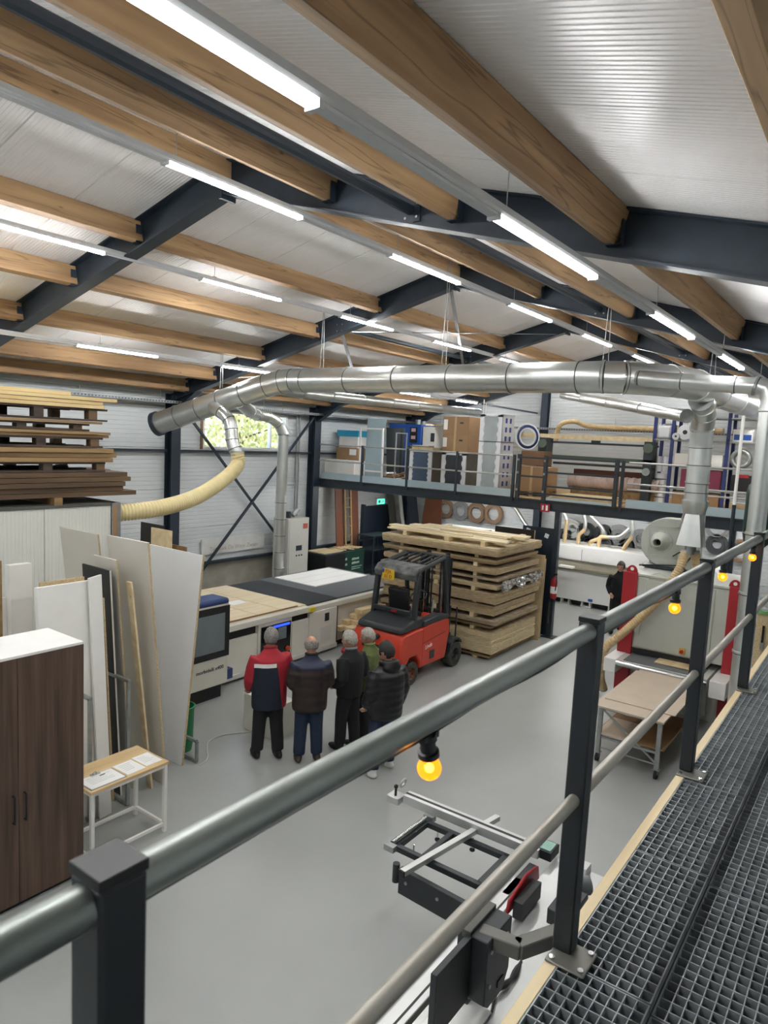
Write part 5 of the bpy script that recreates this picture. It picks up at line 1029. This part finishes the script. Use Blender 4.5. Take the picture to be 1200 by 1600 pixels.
for i, (y, pts_) in enumerate(((7.35, ((18.95, 7.35, 1.7), (18.95, 7.35, 2.1), (18.95, 7.35, 2.35), (18.95, 7.55, 2.7), (18.9, 7.7, 2.9))), (6.95, ((18.95, 6.95, 1.7), (18.95, 6.95, 1.95), (18.95, 6.8, 2.15), (18.95, 6.85, 2.5), (18.9, 7.1, 2.9))), (6.6, ((18.95, 6.6, 1.7), (18.95, 6.6, 1.8), (18.95, 6.35, 1.95), (18.95, 6.3, 2.2), (18.95, 6.75, 2.6), (18.9, 7.0, 2.9))), (6.35, ((18.9, 6.35, 1.7), (18.9, 6.33, 1.95), (18.9, 6.1, 2.0), (18.9, 5.8, 2.05), (18.9, 5.55, 2.3))), (5.7, ((18.95, 5.7, 1.7), (18.95, 5.6, 1.9), (18.95, 5.5, 2.1), (18.95, 5.55, 2.5), (18.9, 5.7, 2.9))))):
    P_ = spline(pts_, 6); k = len(P_)//2; tt = thing('bander_hose', 'suction pipe rising from the edge banding machine, %s from the platform post' % ['first', 'second', 'third', 'fourth', 'fifth'][i], 'hose', pts_[0], group='bander hoses')
    bw(MB().tube(P_[:k+1], .052, 12), 'flexible_hose', m_hose2, tt, smooth=50); bw(MB().tube(P_[k:], .055, 12), 'metal_pipe', m_galv, tt, smooth=50)
t = thing('slanting_pipe', 'galvanised pipe slanting down under the platform near the dark panels', 'pipe', (18.5, 8.2, 2.5)); bw(MB().tube([(18.2, 9.3, 2.85), (18.2, 8.6, 2.6), (18.2, 8.2, 2.1)], .06, 12), 'pipe', m_galv, t)
# edging coils on the end wall
m_cb = mat('brown_edging', '#8a6f56', .6, var=.2, vs=20); m_cg = mat('grey_edging', '#8d8f90', .5, var=.2, vs=20); m_cw = mat('white_edging', '#cfd0cf', .5, var=.1, vs=20); m_cd = mat('dark_edging', '#33363a', .5, var=.2, vs=20)
def coil(y, z, r, hole, m_, label, x=19.8):
    t = thing('edging_coil', label, 'coil', (x, y, z), group='edging coils on the end wall')
    MB().lathe([(hole, -.05), (r, -.05), (r, .05), (hole, .05), (hole, -.05)], 30, Matrix.Rotation(R(90), 4, 'Y')).build('tape_coil', m_, t, smooth=40); MB().ring((-.05, 0, 0), (r+hole)/2, .012, (1, 0, 0)).build('outer_loop', m_, t); MB().cyl((0, 0, hole*.85), (.14, 0, hole*.85), .012, 8).build('peg', m_galv2, t)
for i, (y, z, r, h, m_, l) in enumerate(((11.84, 2.16, .30, .18, m_cb, 'brown edging coil farthest towards the corner'), (11.28, 2.15, .31, .17, m_cg, 'glossy grey edging coil between brown coils'), (10.69, 2.15, .33, .19, m_cb, 'brown edging coil third along the end wall'), (10.09, 2.17, .33, .2, m_cb, 'brown edging coil fourth along the end wall, above the dark panels'),
    (7.46, 2.0, .27, .12, m_cw, 'white edging coil nearest the platform post'), (7.05, 1.97, .27, .12, m_cd, 'dark edging coil with white flange between suction pipes'), (7.7, 1.75, .24, .1, m_cd, 'dark edging coil low beside the platform post'), (6.55, 1.98, .26, .12, m_cd, 'dark edging coil behind the bent suction pipe'), (6.1, 1.95, .33, .11, m_cg, 'large grey edging coil right of the suction pipes'), (5.85, 1.70, .23, .1, m_cd, 'black and grey edging coil below the large grey coil'),
    (5.5, 1.95, .28, .12, m_cg, 'grey edging coil beside the blower'), (6.95, 1.62, .24, .1, m_cd, 'dark edging coil low behind the suction hoses'), (6.45, 1.68, .22, .1, m_cg, 'small grey edging coil low beside the black and grey one'), (3.58, 2.5, .3, .2, m_cg, 'grey cable coil right of the square adaptor'), (3.55, 2.05, .27, .12, m_cd, 'black cable coil below the grey cable coil'), (3.0, 1.95, .3, .2, m_cb, 'pinkish cable coil low at the standpipe'))): coil(y, z, r, h, m_, l)
# door with exit sign, boards and bins along the window wall
t = thing('door_1', 'dark blue-grey side door under a green exit light', None, (18.25, 13.5, 0), kind='structure'); bw(MB().box(17.5, 19.0, 13.44, 13.54, 0, 2.2), 'door_leaf', mat('door_slate', '#1f2a3a', .45), t); bw(MB().box(17.42, 17.5, 13.42, 13.56, 0, 2.26), 'door_frame', m_steel, t); bw(MB().box(18.85, 18.92, 13.4, 13.44, 1.0, 1.04), 'door_handle', m_chrome, t)
t = thing('exit_light', 'lit green exit light over the dark side door', 'sign', (18.35, 13.5, 2.32)); MB().box(-.24, .24, -.04, .04, -.1, .1).build('housing', m_whitep, t); MB().box(-.2, .2, -.046, -.04, -.08, .08).build('green_face', emit('exit_green', '#38c98a', 1.6), t); MB().box(-.15, -.02, -.05, -.046, -.05, .05).prism([(.02, -.02), (.1, -.02), (.1, -.05), (.16, 0), (.1, .05), (.1, .02), (.02, .02)], -.05, -.046, 'y').build('arrow_pictogram', m_paper, t, smooth=0)
lean('leaning_board', 'brown laminate board standing upright by the platform column', [(15.75, 13.0, 0), (16.1, 13.0, 0), (16.1, 13.25, 2.85), (15.75, 13.25, 2.85)], -.03, mat('red_brown_laminate', '#7a4a33', .5), None, 'boards under the platform'); lean('leaning_board', 'second brown laminate board beside the ladder', [(16.42, 13.0, 0), (16.82, 13.0, 0), (16.82, 13.25, 2.85), (16.42, 13.25, 2.85)], -.03, bpy.data.materials['red_brown_laminate'], None, 'boards under the platform')
t = thing('ladder', 'light ladder standing between two brown boards', 'ladder', (16.26, 13.1, 0))
for x in (16.12, 16.40): bw(MB().bar((x, 12.95, 0), (x, 13.2, 2.85), .03, .05, (1, 0, 0)), 'stile', m_tape, t)
for k in range(9): bw(MB().bar((16.12, 12.98+.025*k, .3+.28*k), (16.40, 12.98+.025*k, .3+.28*k), .03, .03), 'rung', m_tape, t)
for i, (x0, x1, tl, m_, l) in enumerate(((18.9, 19.25, -.35, mat('grey_olive_board', '#4a4a44', .5), 'grey olive board slanting right of the side door'), (19.2, 19.35, -.5, m_greyp, 'narrow white strip slanting among the dark boards'), (19.3, 19.85, -.6, m_steel, 'wide dark board slanting in the corner'))): lean('leaning_board', l, [(x0-.3, 12.9-.25*i, 0), (x1-.3, 12.9-.25*i, 0), (x1-.6, 13.2-.25*i, 2.7), (x0-.6, 13.2-.25*i, 2.7)], -.03, m_, None, 'boards under the platform')
lean('leaning_board', 'wide red brown board leaning on the end wall under the platform', [(19.4, 11.7, 0), (19.4, 12.7, 0), (19.75, 12.6, 2.75), (19.75, 12.0, 2.75)], .03, bpy.data.materials['red_brown_laminate'], None, 'boards under the platform')
for i, (y0, y1, h, m_, l) in enumerate(((9.3, 10.6, 1.5, m_black, 'low black panel pack behind the chipboard stack'), (7.6, 9.2, 1.75, mat('navy_panel', '#242c36', .5), 'navy panel pack behind the chipboard stack'), (10.7, 12.0, 1.65, m_black, 'black shelf pack under the brown coils'))): crate('panel_pack', l, 'panel pack', 17.2+.1*i, 17.6+.1*i, y0, y1, 0, h, m_, 'panel packs', (('pale_edge', m_chip, (17.19+.1*i, 17.2+.1*i, y0, y0+.03, 0, h)),))
crate('white_panel_pack', 'pale blue-white panel pack below the brown coils', 'panel pack', 18.2, 18.6, 9.2, 11.0, 0, 1.85, m_bluew)
t = thing('metal_shelf', 'dark metal shelf frame in front of the side door', 'shelf', (17.0, 12.6, 0))
for x in (16.5, 17.5):
    for y in (12.3, 12.9): bw(MB().bar((x, y, 0), (x, y, 1.45), .04, .04, (1, 0, 0)), 'upright', m_steel, t)
for z in (.4, 1.0, 1.43): bw(MB().box(16.5, 17.5, 12.3, 12.9, z, z+.03), 'shelf_board', m_steel2, t)
t = thing('green_container', 'dark green waste container with worn pale print under the platform', 'container', (15.8, 12.8, 0)); bw(MB().box(15.3, 16.4, 12.55, 13.25, 0.05, 1.05), 'body', mat('container_green', '#163f35', .5), t, bev=.02); bw(MB().box(15.28, 16.42, 12.53, 13.27, 1.0, 1.06), 'rim', bpy.data.materials['container_green'], t)
for k, (x, w, z, h) in enumerate(((.0, .34, .78, .07), (.0, .36, .66, .07), (.0, .5, .56, .03), (.0, .42, .5, .03), (-.42, .2, .8, .08), (-.42, .22, .64, .08))): MB().prism([(x, z), (x+w, z+.01), (x+w-.01, z+h), (x+w*.6, z+h*.8), (x+w*.4, z+h), (x+.01, z+h*.9)], -.256, -.252, 'y').build('faded_print', mat('pale_green_print', '#a9bfae', .6) if 'pale_green_print' not in bpy.data.materials else bpy.data.materials['pale_green_print'], t, smooth=0)
for k in range(6): one(MB().cb((15.5+.15*k, 12.9, 1.085+.012*(k % 3)), (.12, .6, .02), rx=.0, rz=rnd.uniform(-.4, .4)), 'scrap_strip', m_pine, 'pale scrap wood strip on the green container, number %s from the column' % ['one', 'two', 'three', 'four', 'five', 'six'][k], 'scrap wood', (15.5+.15*k, 12.9, 1.08), 'scrap strips')
crate('dark_crate', 'dark mesh crate beside the green container', 'crate', 14.35, 15.2, 12.3, 13.1, 0, 1.1, m_black, None, (('rim', m_steel, (14.33, 15.22, 12.28, 13.12, 1.08, 1.12)),)); one(MB().box(14.4, 15.15, 12.4, 13.05, 1.121, 1.15), 'scrap_board', m_pine, 'pale scrap board lying on the dark mesh crate', 'scrap wood', (14.8, 12.7, 1.12))
for i, (y, z) in enumerate(((9.0, .0), (8.78, .0), (9.0, .1), (8.78, .1), (8.9, .2), (8.85, .3))): one(MB().box(10.95+.1*i, 12.3, y-.1, y+.1, z+.35, z+.44), 'timber_beam', m_pine, 'pale square timber beam before the machine behind the forklift, %s' % ['lower rear', 'lower front', 'middle rear', 'middle front', 'upper', 'uppermost'][i], 'timber', (11.6, y, z+.35), 'beams behind the forklift')
crate('beam_trestle', 'low trestle under the timber beams behind the forklift', 'trestle', 11.2, 12.1, 8.7, 9.1, 0, .35, m_black)
# ================================================================ people
m_skin = mat('skin', '#b98a72', .5, var=.12, vs=14); m_eye = mat('eye_dark', '#2a211c', .3)
m_jean = mat('dark_blue_denim', '#1d2c44', .8, var=.25, vs=30); m_blkc = mat('black_cloth', '#131417', .8, var=.3, vs=20, bump=.2); m_soft = mat('black_trousers', '#17181b', .85, var=.2, vs=20)
m_shoe = mat('black_shoe', '#101010', .6); m_white_shoe = mat('white_sneaker', '#d9d9d6', .55)
def quilt(name, col, dens, rough=.55):
    m = mat(name, col, rough, var=.15, vs=10); N = m.node_tree.nodes; L = m.node_tree.links; b = N['Principled BSDF']
    tc = N.new('ShaderNodeTexCoord'); w = N.new('ShaderNodeTexWave'); w.wave_type = 'BANDS'; w.bands_direction = 'Z'; w.inputs['Scale'].default_value = dens; w.inputs['Distortion'].default_value = 1.6; w.inputs['Detail'].default_value = 1
    bp = N.new('ShaderNodeBump'); bp.inputs['Strength'].default_value = .35; bp.inputs['Distance'].default_value = .02
    L.new(tc.outputs['Object'], w.inputs['Vector']); L.new(w.outputs[0], bp.inputs['Height']); L.new(bp.outputs[0], b.inputs['Normal']); return m
def zone(m, col_above, f):
    """colour col_above where f(N, L, xyz separate node) > 0 : garment colour blocks in garment coordinates"""
    N = m.node_tree.nodes; L = m.node_tree.links; b = N['Principled BSDF']
    tc = N.new('ShaderNodeTexCoord'); sx = N.new('ShaderNodeSeparateXYZ'); L.new(tc.outputs['Object'], sx.inputs[0])
    def op(o, a, c=None):
        n = N.new('ShaderNodeMath'); n.operation = o
        for i, v in enumerate((a, c)):
            if v is None: continue
            if isinstance(v, (int, float)): n.inputs[i].default_value = v
            else: L.new(v, n.inputs[i])
        return n.outputs[0]
    v = f(op, sx.outputs[0], sx.outputs[1], sx.outputs[2]); st = op('GREATER_THAN', v, 0)
    mx = N.new('ShaderNodeMix'); mx.data_type = 'RGBA'; L.new(st, mx.inputs[0]); L.new(b.inputs['Base Color'].links[0].from_socket, mx.inputs[6]); mx.inputs[7].default_value = (*lin(col_above), 1); L.new(mx.outputs[2], b.inputs['Base Color']); return m
def loft(mb, rings, n=20):
    vs = []
    for cx, z, hw, hd in rings:
        vs += [(cx+hd*math.cos(2*math.pi*j/n), hw*math.sin(2*math.pi*j/n), z) for j in range(n)]
    k = len(rings); fs = [(i*n+j, i*n+(j+1) % n, (i+1)*n+(j+1) % n, (i+1)*n+j) for i in range(k-1) for j in range(n)]
    return mb.add(vs, fs + [tuple(reversed(range(n))), tuple(range((k-1)*n, k*n))])
def fuse(o, vox, it=3):
    r = o.modifiers.new('remesh', 'REMESH'); r.mode = 'VOXEL'; r.voxel_size = vox; r.use_smooth_shade = True
    s = o.modifiers.new('smooth', 'SMOOTH'); s.iterations = it; s.factor = .5; return o
def lerp_r(a, b, k): return [a+(b-a)*i/k for i in range(k+1)]
def person(label, loc, yaw, h, jack, trou, shoe, hair_m, arms, hair='short', hood=False, feet=((.0, .0), (.0, .0)), turn=0, collar=None, hem=.80, bulk=1.0, skin=m_skin, tilt=0, stripes=False):
    """faces local +x; arms = ((elbow), (wrist)) for left (+y) and right (-y); all for a 1.75 m figure, scaled by h"""
    t = thing('person', label, 'person', loc, yaw); s = h/1.75; t.scale = (s, s, s)
    # one continuous body
    b = MB(); loft(b, [(0, .84, .12, .09), (0, .95, .15, .10), (0, 1.1, .135, .095), (.0, 1.25, .14, .09), (0, 1.36, .12, .08), (-.005, 1.45, .08, .07), (.0, 1.50, .055, .055), (.015, 1.56, .055, .055)])
    for i, sd in enumerate((1, -1)):
        fx, fy = feet[i]
        b.tube([(0, sd*.085, .9), (.02+fx*.5, sd*.095+fy*.5, .5), (fx-.01, sd*.1+fy, .08), (fx+.1, sd*.11+fy, .04)], [.075, .05, .038, .035], 10)
        e, w = arms[i]; sh = V((0, sd*.145, 1.36)); e, w = V(e), V(w)
        b.tube([sh, e, w], [.04, .036, .028], 10)
        d = (w-e).normalized(); u = d.cross(V((0, sd, 0.2))).normalized(); p = w+d*.05; side = d.cross(u).normalized()
        b.tube([w, w+d*.03, w+d*.085], [.028, .038, .036], 8)
        for k in range(4):
            a = w+d*.08+side*(-.028+.019*k); L_ = (.055, .068, .072, .06)[k]; b.tube([a, a+d*L_*.55+u*.004, a+d*L_*.9+u*.022], [.0105, .0095, .008], 6)
        a = w+d*.035-side*.036*sd; b.tube([a, a+d*.03-side*.02*sd+u*.008, a+d*.06-side*.022*sd+u*.02], [.012, .011, .009], 6)
    hc = V((.02, 0, 1.635))
    H = MB(); H.ball(hc, (.104, .08, .12), 18, 14)
    H.ball(hc+V((.035, 0, -.06)), (.062, .055, .055), 12, 8); H.ball(hc+V((.105, 0, -.02)), (.02, .014, .026), 8, 6)
    for sd in (1, -1): H.ball(hc+V((-.008, sd*.078, -.012)), (.02, .012, .032), 8, 6)
    H.ball(hc+V((.088, 0, -.062)), (.014, .028, .012), 8, 6)
    Mh = Matrix.Translation((0, 0, 1.54)) @ Matrix.Rotation(turn, 4, 'Z') @ Matrix.Rotation(tilt, 4, 'Y') @ Matrix.Translation((0, 0, -1.54))
    b.add([Mh @ V(v) for v in H.v], H.f); fuse(b.build('body', skin, t), .011, 2)
    for sd in (1, -1):
        e = MB().ball(hc+V((.085, sd*.032, .012)), .012, 8, 6); e.v = [tuple(Mh @ V(v)) for v in e.v]; e.build('eye', m_eye, t)
    # hair
    hb = MB().ball(hc+V((-.014, 0, .01)), (.115, .094, .13), 26, 18); r = random.Random(len(label)*7)
    def keep(c):
        c = c-hc
        if hair == 'bald': return c.x < .03 and -.05 < c.z < .055
        return not (c.x > .045 and c.z < .06) and c.z > -.055-(.02 if c.x < -.05 else -.02) and not (abs(c.y) > .06 and -.035 < c.x < .03 and c.z < .015)
    keepf = [f for f in hb.f if keep(sum((V(hb.v[i]) for i in f), V())/len(f))]
    nv = [V(v) for v in hb.v]; nv = [v+(v-hc).normalized()*r.uniform(-.005, .007) for v in nv]
    if keepf:
        he = MB().add([Mh @ v for v in nv], keepf).build('hair', hair_m, t, smooth=70); so = he.modifiers.new('solid', 'SOLIDIFY'); so.thickness = .012
        if hair == 'bald': 
            tf = [f for f in hb.f if (sum((V(hb.v[i]) for i in f), V())/len(f)-hc).z >= .05 and (sum((V(hb.v[i]) for i in f), V())/len(f)-hc).x < .02 and False]
    # trousers
    tr = MB(); loft(tr, [(0, .80, .15, .115), (0, .9, .172, .125), (0, 1.0, .165, .12)])
    for i, sd in enumerate((1, -1)):
        fx, fy = feet[i]; tr.tube([(0, sd*.085, .92), (.01+fx*.25, sd*.09+fy*.25, .72), (.02+fx*.5, sd*.095+fy*.5, .5), (fx*.8, sd*.1+fy*.8, .25), (fx-.005, sd*.1+fy, .11)], [.105, .105, .092, .085, .083], 12)
    fuse(tr.build('trousers', trou, t), .016)
    # shoes
    for i, sd in enumerate((1, -1)):
        fx, fy = feet[i]; sh = MB(); sh.ball((fx+.045, sd*.11+fy, .045), (.155, .056, .055), 14, 8); sh.ball((fx-.02, sd*.105+fy, .075), (.065, .048, .055), 12, 8); sh.v = [(x, y, max(z, .0)) for x, y, z in sh.v]
        so = fuse(sh.build('shoe', shoe, t), .01, 2)
        if stripes:
            for k in range(3): MB().cb((fx+.03+.03*k, sd*.11+fy-.052, .055), (.009, .006, .05), ry=.4).build('stripe', m_shoe, so)
            for k in range(3): MB().cb((fx+.03+.03*k, sd*.11+fy+.052, .055), (.009, .006, .05), ry=.4).build('stripe', m_shoe, so)
    # jacket
    j = MB(); B_ = bulk
    loft(j, [(0, hem, .19*B_, .145*B_), (0, hem+.05, .197*B_, .152*B_), (0, .95, .198*B_, .155*B_), (0, 1.1, .20*B_, .155*B_), (-.005, 1.25, .212*B_, .152*B_), (-.01, 1.36, .205*B_, .135*B_), (-.01, 1.43, .14, .11), (-.005, 1.48, .092, .09), (.0, 1.53, .078, .08)])
    for i, sd in enumerate((1, -1)):
        e, w = [V(q) for q in arms[i]]; shp = V((-.005, sd*.175, 1.385)); j.tube([shp, shp.lerp(e, .5)+V((-.01, sd*.012, 0)), e, e.lerp(w, .5), w+(w-e).normalized()*-.01], [.088*B_, .083*B_, .074*B_, .068*B_, .055*B_], 12)
    if hood: j.ball((-.10, 0, 1.46), (.085, .135, .075), 14, 8); j.ring((-.03, 0, 1.50), .10, .035, (.25, 0, 1), 20, 8)
    jo = fuse(j.build('jacket', jack, t), .015)
    if collar: fuse(MB().ring((.0, 0, 1.515), .072, .022, (.15, 0, 1), 20, 8).build('collar', collar, t), .012)
    return t
grey_hair = mat('grey_hair', '#8f8b86', .7, col2='#66625d', vs=60); white_hair = mat('white_hair', '#b9b4ab', .7, col2='#8f8a80', vs=60); dark_hair = mat('dark_hair', '#2c2621', .6, col2='#14110f', vs=60)
# red and navy work jacket
jm = mat('red_navy_work_jacket', '#131e2e', .75, var=.2, vs=20, bump=.15)
jm = zone(jm, '#d8d6d2', lambda op, x, y, z: op('MINIMUM', op('SUBTRACT', z, 1.285), op('ADD', y, .03)))
jm = zone(jm, '#a3202e', lambda op, x, y, z: op('MAXIMUM', op('SUBTRACT', z, 1.335), op('SUBTRACT', op('SUBTRACT', -.035, y), op('MULTIPLY', op('SUBTRACT', 1.33, z), .16))))
jm = zone(jm, '#a3202e', lambda op, x, y, z: op('MAXIMUM', op('SUBTRACT', y, .245), op('SUBTRACT', -.225, y)))
AW = R(45)
person('man in red and navy work jacket with grey hair, back turned', (6.47, 6.45, 0), R(64), 1.78, jm, m_soft, m_shoe, grey_hair, (((.03, .25, 1.11), (.17, .22, .92)), ((.03, -.26, 1.11), (.18, -.22, .88))), feet=((.05, .03), (-.06, -.02)), turn=R(-25), collar=mat('red_collar', '#8c1d28', .7), hem=.70, bulk=1.2, tilt=R(12))
m2 = quilt('brown_puffer', '#2b1f1d', 2.6); m2 = zone(m2, '#1c2640', lambda op, x, y, z: op('SUBTRACT', z, 1.345))
person('balding man in dark brown quilted jacket with navy yoke and jeans', (6.75, 5.97, 0), R(50), 1.72, m2, m_jean, mat('brown_shoe', '#3a2e26', .6), grey_hair, (((.0, .25, 1.12), (.17, .19, 1.0)), ((.0, -.25, 1.12), (.17, -.19, 1.0))), hair='bald', feet=((.0, .02), (.0, -.02)), collar=mat('dark_collar', '#1a1714', .8), hem=.74, bulk=1.22, tilt=R(14))
person('grey-haired man all in black, hands in jacket pockets', (7.38, 5.80, 0), R(88), 1.70, m_blkc, m_soft, m_shoe, white_hair, (((-.07, .25, 1.12), (.12, .2, .98)), ((-.07, -.25, 1.12), (.12, -.2, .98))), feet=((.06, .0), (-.05, .0)), turn=R(18), collar=mat('grey_collar', '#7d7f83', .7), hem=.82, bulk=1.1, tilt=R(12))
person('white-haired man in olive green jacket beside the forklift', (7.86, 5.84, 0), R(112), 1.64, mat('olive_green_cloth', '#5f6b3c', .8, var=.15, vs=20), m_soft, m_shoe, white_hair, (((.02, .26, 1.12), (.17, .22, 1.0)), ((.02, -.26, 1.12), (.17, -.22, 1.0))), turn=R(15), collar=mat('olive_collar', '#6d7a48', .8), bulk=1.05, tilt=R(14))
person('dark-haired man in black quilted hooded jacket and white sneakers', (7.16, 5.02, 0), R(74), 1.76, quilt('black_quilted', '#0f1014', 3.4, .45), m_jean, m_white_shoe, dark_hair, (((-.02, .26, 1.12), (.10, .24, .92)), ((-.03, -.26, 1.13), (.05, -.25, .86))), hood=True, feet=((-.02, .08), (.08, -.06)), turn=R(22), hem=.77, bulk=1.27, tilt=R(10), stripes=True)
person('young dark-haired man in black sweatshirt behind the red post', (16.55, 4.98, 0), R(195), 1.75, m_blkc, m_soft, m_shoe, dark_hair, (((-.05, .25, 1.12), (.12, .18, .98)), ((-.05, -.25, 1.12), (.12, -.18, .98))), hair='short', turn=R(-10), hem=.86, tilt=R(6))
# ================================================================ walkway with railing and festoon lights
m_grate = mat('galvanised_grating', '#a3a9ab', .5, .3, col2='#878e91', vs=18, rvar=.1)
WZ = 2.836
t = thing('walkway', 'steel grating walkway with a pale timber edge along the side wall', 'walkway', (3.0, 0, WZ))
bw(MB().box(X0+.1, 13.5, .655, .692, WZ-.13, WZ), 'timber_edge', m_pine, t, bev=.002)
ibeam(b_ := MB(), (X0+.1, .64, WZ-.26), (13.5, .64, WZ-.26), (0, 1, 0), .2, .09); bw(b_, 'edge_beam', m_steel2, t, smooth=0)
bw(MB().box(X0+.1, 13.5, YR+.05, .62, WZ-.30, WZ-.27), 'added_shade_sheet', mat('painted_shade', '#15181a', .7), t)  # dark sheet added below the grating, its colour stands in for the unlit space
def grate(w, l, cx, cy, dep=.03, th=.003):
    m = MB(); nx, ny = round(l/cx), round(w/cy)
    for i in range(nx+1): x = (l-th)*i/nx; m.box(x, x+th, 0, w, -dep, 0)
    for i in range(ny+1): y = (w-th)*i/ny; m.box(0, l, y, y+th, -dep*.75, -.001)
    for a, b in ((0, .004), (w-.004, w)): m.box(0, l, a, b, -dep, .0005)
    return m
g1 = grate(.262, .745, .0415, .0328).build('grating_panel', m_grate, t, smooth=0); k0 = True
g2 = grate(.60, .745, .0415, .0333).build('grating_panel', m_grate, t, smooth=0)
for i in range(-5, 13):
    x = 1.925+.752*i
    for g, y, z in ((g1, .391, 0), (g2, -.213, -.03), (g2, -.818, -.03)):
        if k0 or (g is g2 and i == -5 and y > -.5): o = g; k0 = False
        else: o = g.copy(); COL.objects.link(o)
        o.parent = t; o.location = (x-3.0, y, z)
bw(MB().box(X0+.1, 13.5, .38, .40, WZ-.27, WZ-.07), 'step_bearer', m_steel2, t)
t = thing('walkway_railing', 'walkway railing of dark square posts and round galvanised rails', 'railing', (3.0, .664, WZ))
m_plate = mat('dull_base_plate', '#75746d', .5, .4, var=.12)
m_post = mat('charcoal_post', '#22272c', .4, var=.15, vs=10); m_gtube = mat('weathered_zinc_tube', '#9da39e', .4, .7, col2='#7b817d', vs=7, rvar=.07, st=(.3, 1, 1)); m_gtube2 = mat('brownish_zinc_tube', '#b3afa5', .45, .45, col2='#938f85', vs=7, rvar=.08, st=(.3, 1, 1))
px = [.423+1.553*k for k in range(-2, 9)]
for x in px:
    p = bw(MB().box(x-.03, x+.03, .634, .694, WZ+.008, 3.872), 'post', m_post, t, bev=.005); bw(MB().box(x-.031, x+.031, .633, .695, 3.872, 3.886), 'post_cap', m_black, t, bev=.0015)
    bp_ = bw(MB().box(x-.09, x+.035, .572, .692, WZ, WZ+.008), 'base_plate', m_plate, t, bev=.004)
    for bx, by in ((x-.072, .588), (x+.018, .588), (x-.072, .676), (x+.018, .676)): bw(MB().cyl((bx, by, WZ+.008), (bx, by, WZ+.014), .0095, 10), 'bolt', m_chrome, t)
for a, b in zip(px[:-1], px[1:]):
    bw(MB().cyl((a+.03, .664, 3.845), (b-.03, .664, 3.845), .0255, 20), 'top_rail', m_gtube, t, smooth=50); bw(MB().cyl((a+.03, .664, 3.331), (b-.03, .664, 3.331), .019, 18), 'middle_rail', m_gtube2, t, smooth=50)
# festoon string
m_amb = bpy.data.materials.new('amber_bulb_glass'); m_amb.use_nodes = True; N_ = m_amb.node_tree.nodes; L_ = m_amb.node_tree.links; b_ = N_['Principled BSDF']
b_.inputs['Base Color'].default_value = (*lin('#ffb020'), 1); b_.inputs['Roughness'].default_value = .1; b_.inputs['Transmission Weight'].default_value = .6; b_.inputs['Emission Color'].default_value = (*lin('#ffa21e'), 1); b_.inputs['Emission Strength'].default_value = .28
t = thing('festoon_lights', 'string of amber festoon bulbs under the walkway handrail', 'string lights', (3.0, .664, 3.8))
cab = []
for i in range(90):
    x = .46+.09*i; cab.append((x, .668-.004*math.sin(i), 3.812+.004*math.sin(i*.9)))
bw(MB().tube(cab, .005, 6), 'cable', m_black, t)
for x in (1.09, 2.965, 3.945, 4.88, 5.8, 6.7):
    s = bw(MB().lathe([(0, .0), (.017, .0), (.019, -.012), (.015, -.014), (.0155, -.035), (.021, -.037), (.021, -.048), (.016, -.052), (0, -.052)], 16, Matrix.Translation((x, .664, 3.815)) @ Matrix.Rotation(R(-14 if x < 2 else 0), 4, 'Y')), 'socket', m_black, t, smooth=40)
    dx = .016 if x < 2 else 0
    bw(MB().box(x-.025, x+.025, .652, .676, 3.806, 3.818), 'cable_clip', m_black, t)
    bw(MB().ball((x+dx, .664, 3.742), .024, 18, 12), 'bulb', m_amb, t, smooth=60); bw(MB().ball((x+dx, .664, 3.742), .006, 10, 8), 'filament', emit('bulb_core', '#ffd070', 9) if 'bulb_core' not in bpy.data.materials else bpy.data.materials['bulb_core'], t)
# lamps under the platform
for i, (x, y) in enumerate(((16.6, 11.5), (16.6, 8.3), (16.6, 4.5), (18.2, 9.8), (18.2, 6.4), (18.2, 3.0))):
    t = thing('batten_lamp', 'LED batten lamp fixed under the platform deck, %s row, %s' % (['front', 'front', 'front', 'rear', 'rear', 'rear'][i], ['corner end', 'middle', 'walkway end'][i % 3]), 'light', (x, y, 2.9), group='lamps under the platform')
    MB().box(-.04, .04, -.6, .6, 0, .06).build('housing', m_whitep, t); MB().box(-.03, .03, -.58, .58, -.025, 0).build('led_strip', m_led, t)
    for yy in (-.5, .5): MB().cyl((0, yy, .06), (0, yy, .23), .008, 6).build('hanger_rod', m_galv2, t)

# ================================================================ things beyond the last railing posts
t = thing('tool_board', 'tan tool board with hanging hand tools below the far railing', 'tool board', (9.1, .82, 1.6))
MB().box(0, .03, -.45, .3, 0, .95).build('panel', m_chip, t); MB().box(-.02, .05, -.47, .32, .95, .99).build('green_ledge', mat('bright_green_ledge', '#5d8a52', .5), t)
for k in range(6):
    y = .22-.11*k; h = .2+.07*(k % 3); MB().cyl((-.02, y, .82), (-.02, y, .82-h), .012, 8).build('tool_handle', [m_black, m_red, m_steel2][k % 3], t); MB().box(-.03, -.01, y-.02, y+.02, .82-h-.08, .82-h).build('tool_head', m_galv2, t)
MB().box(.0, .04, -.4, -.36, -1.6, 0).box(.0, .04, .2, .24, -1.6, 0).build('stand_leg', m_steel2, t)
t = thing('green_tank', 'dark green air tank beyond the standpipe', 'tank', (12.6, 1.68, 2.9))
MB().lathe([(0, 0), (.12, .03), (.2, .12), (.22, .25), (.22, .9), (.2, 1.02), (.1, 1.1), (0, 1.12)], 22).build('shell', mat('tank_green', '#1f3a31', .4), t, smooth=50); MB().cyl((0, 0, -2.9), (0, 0, .05), .05, 10).build('stand', m_steel2, t); MB().cyl((0, 0, 1.1), (0, 0, 1.2), .03, 8).build('valve', m_galv2, t); MB().ring((0, 0, .25), .222, .01).build('band', m_galv2, t)
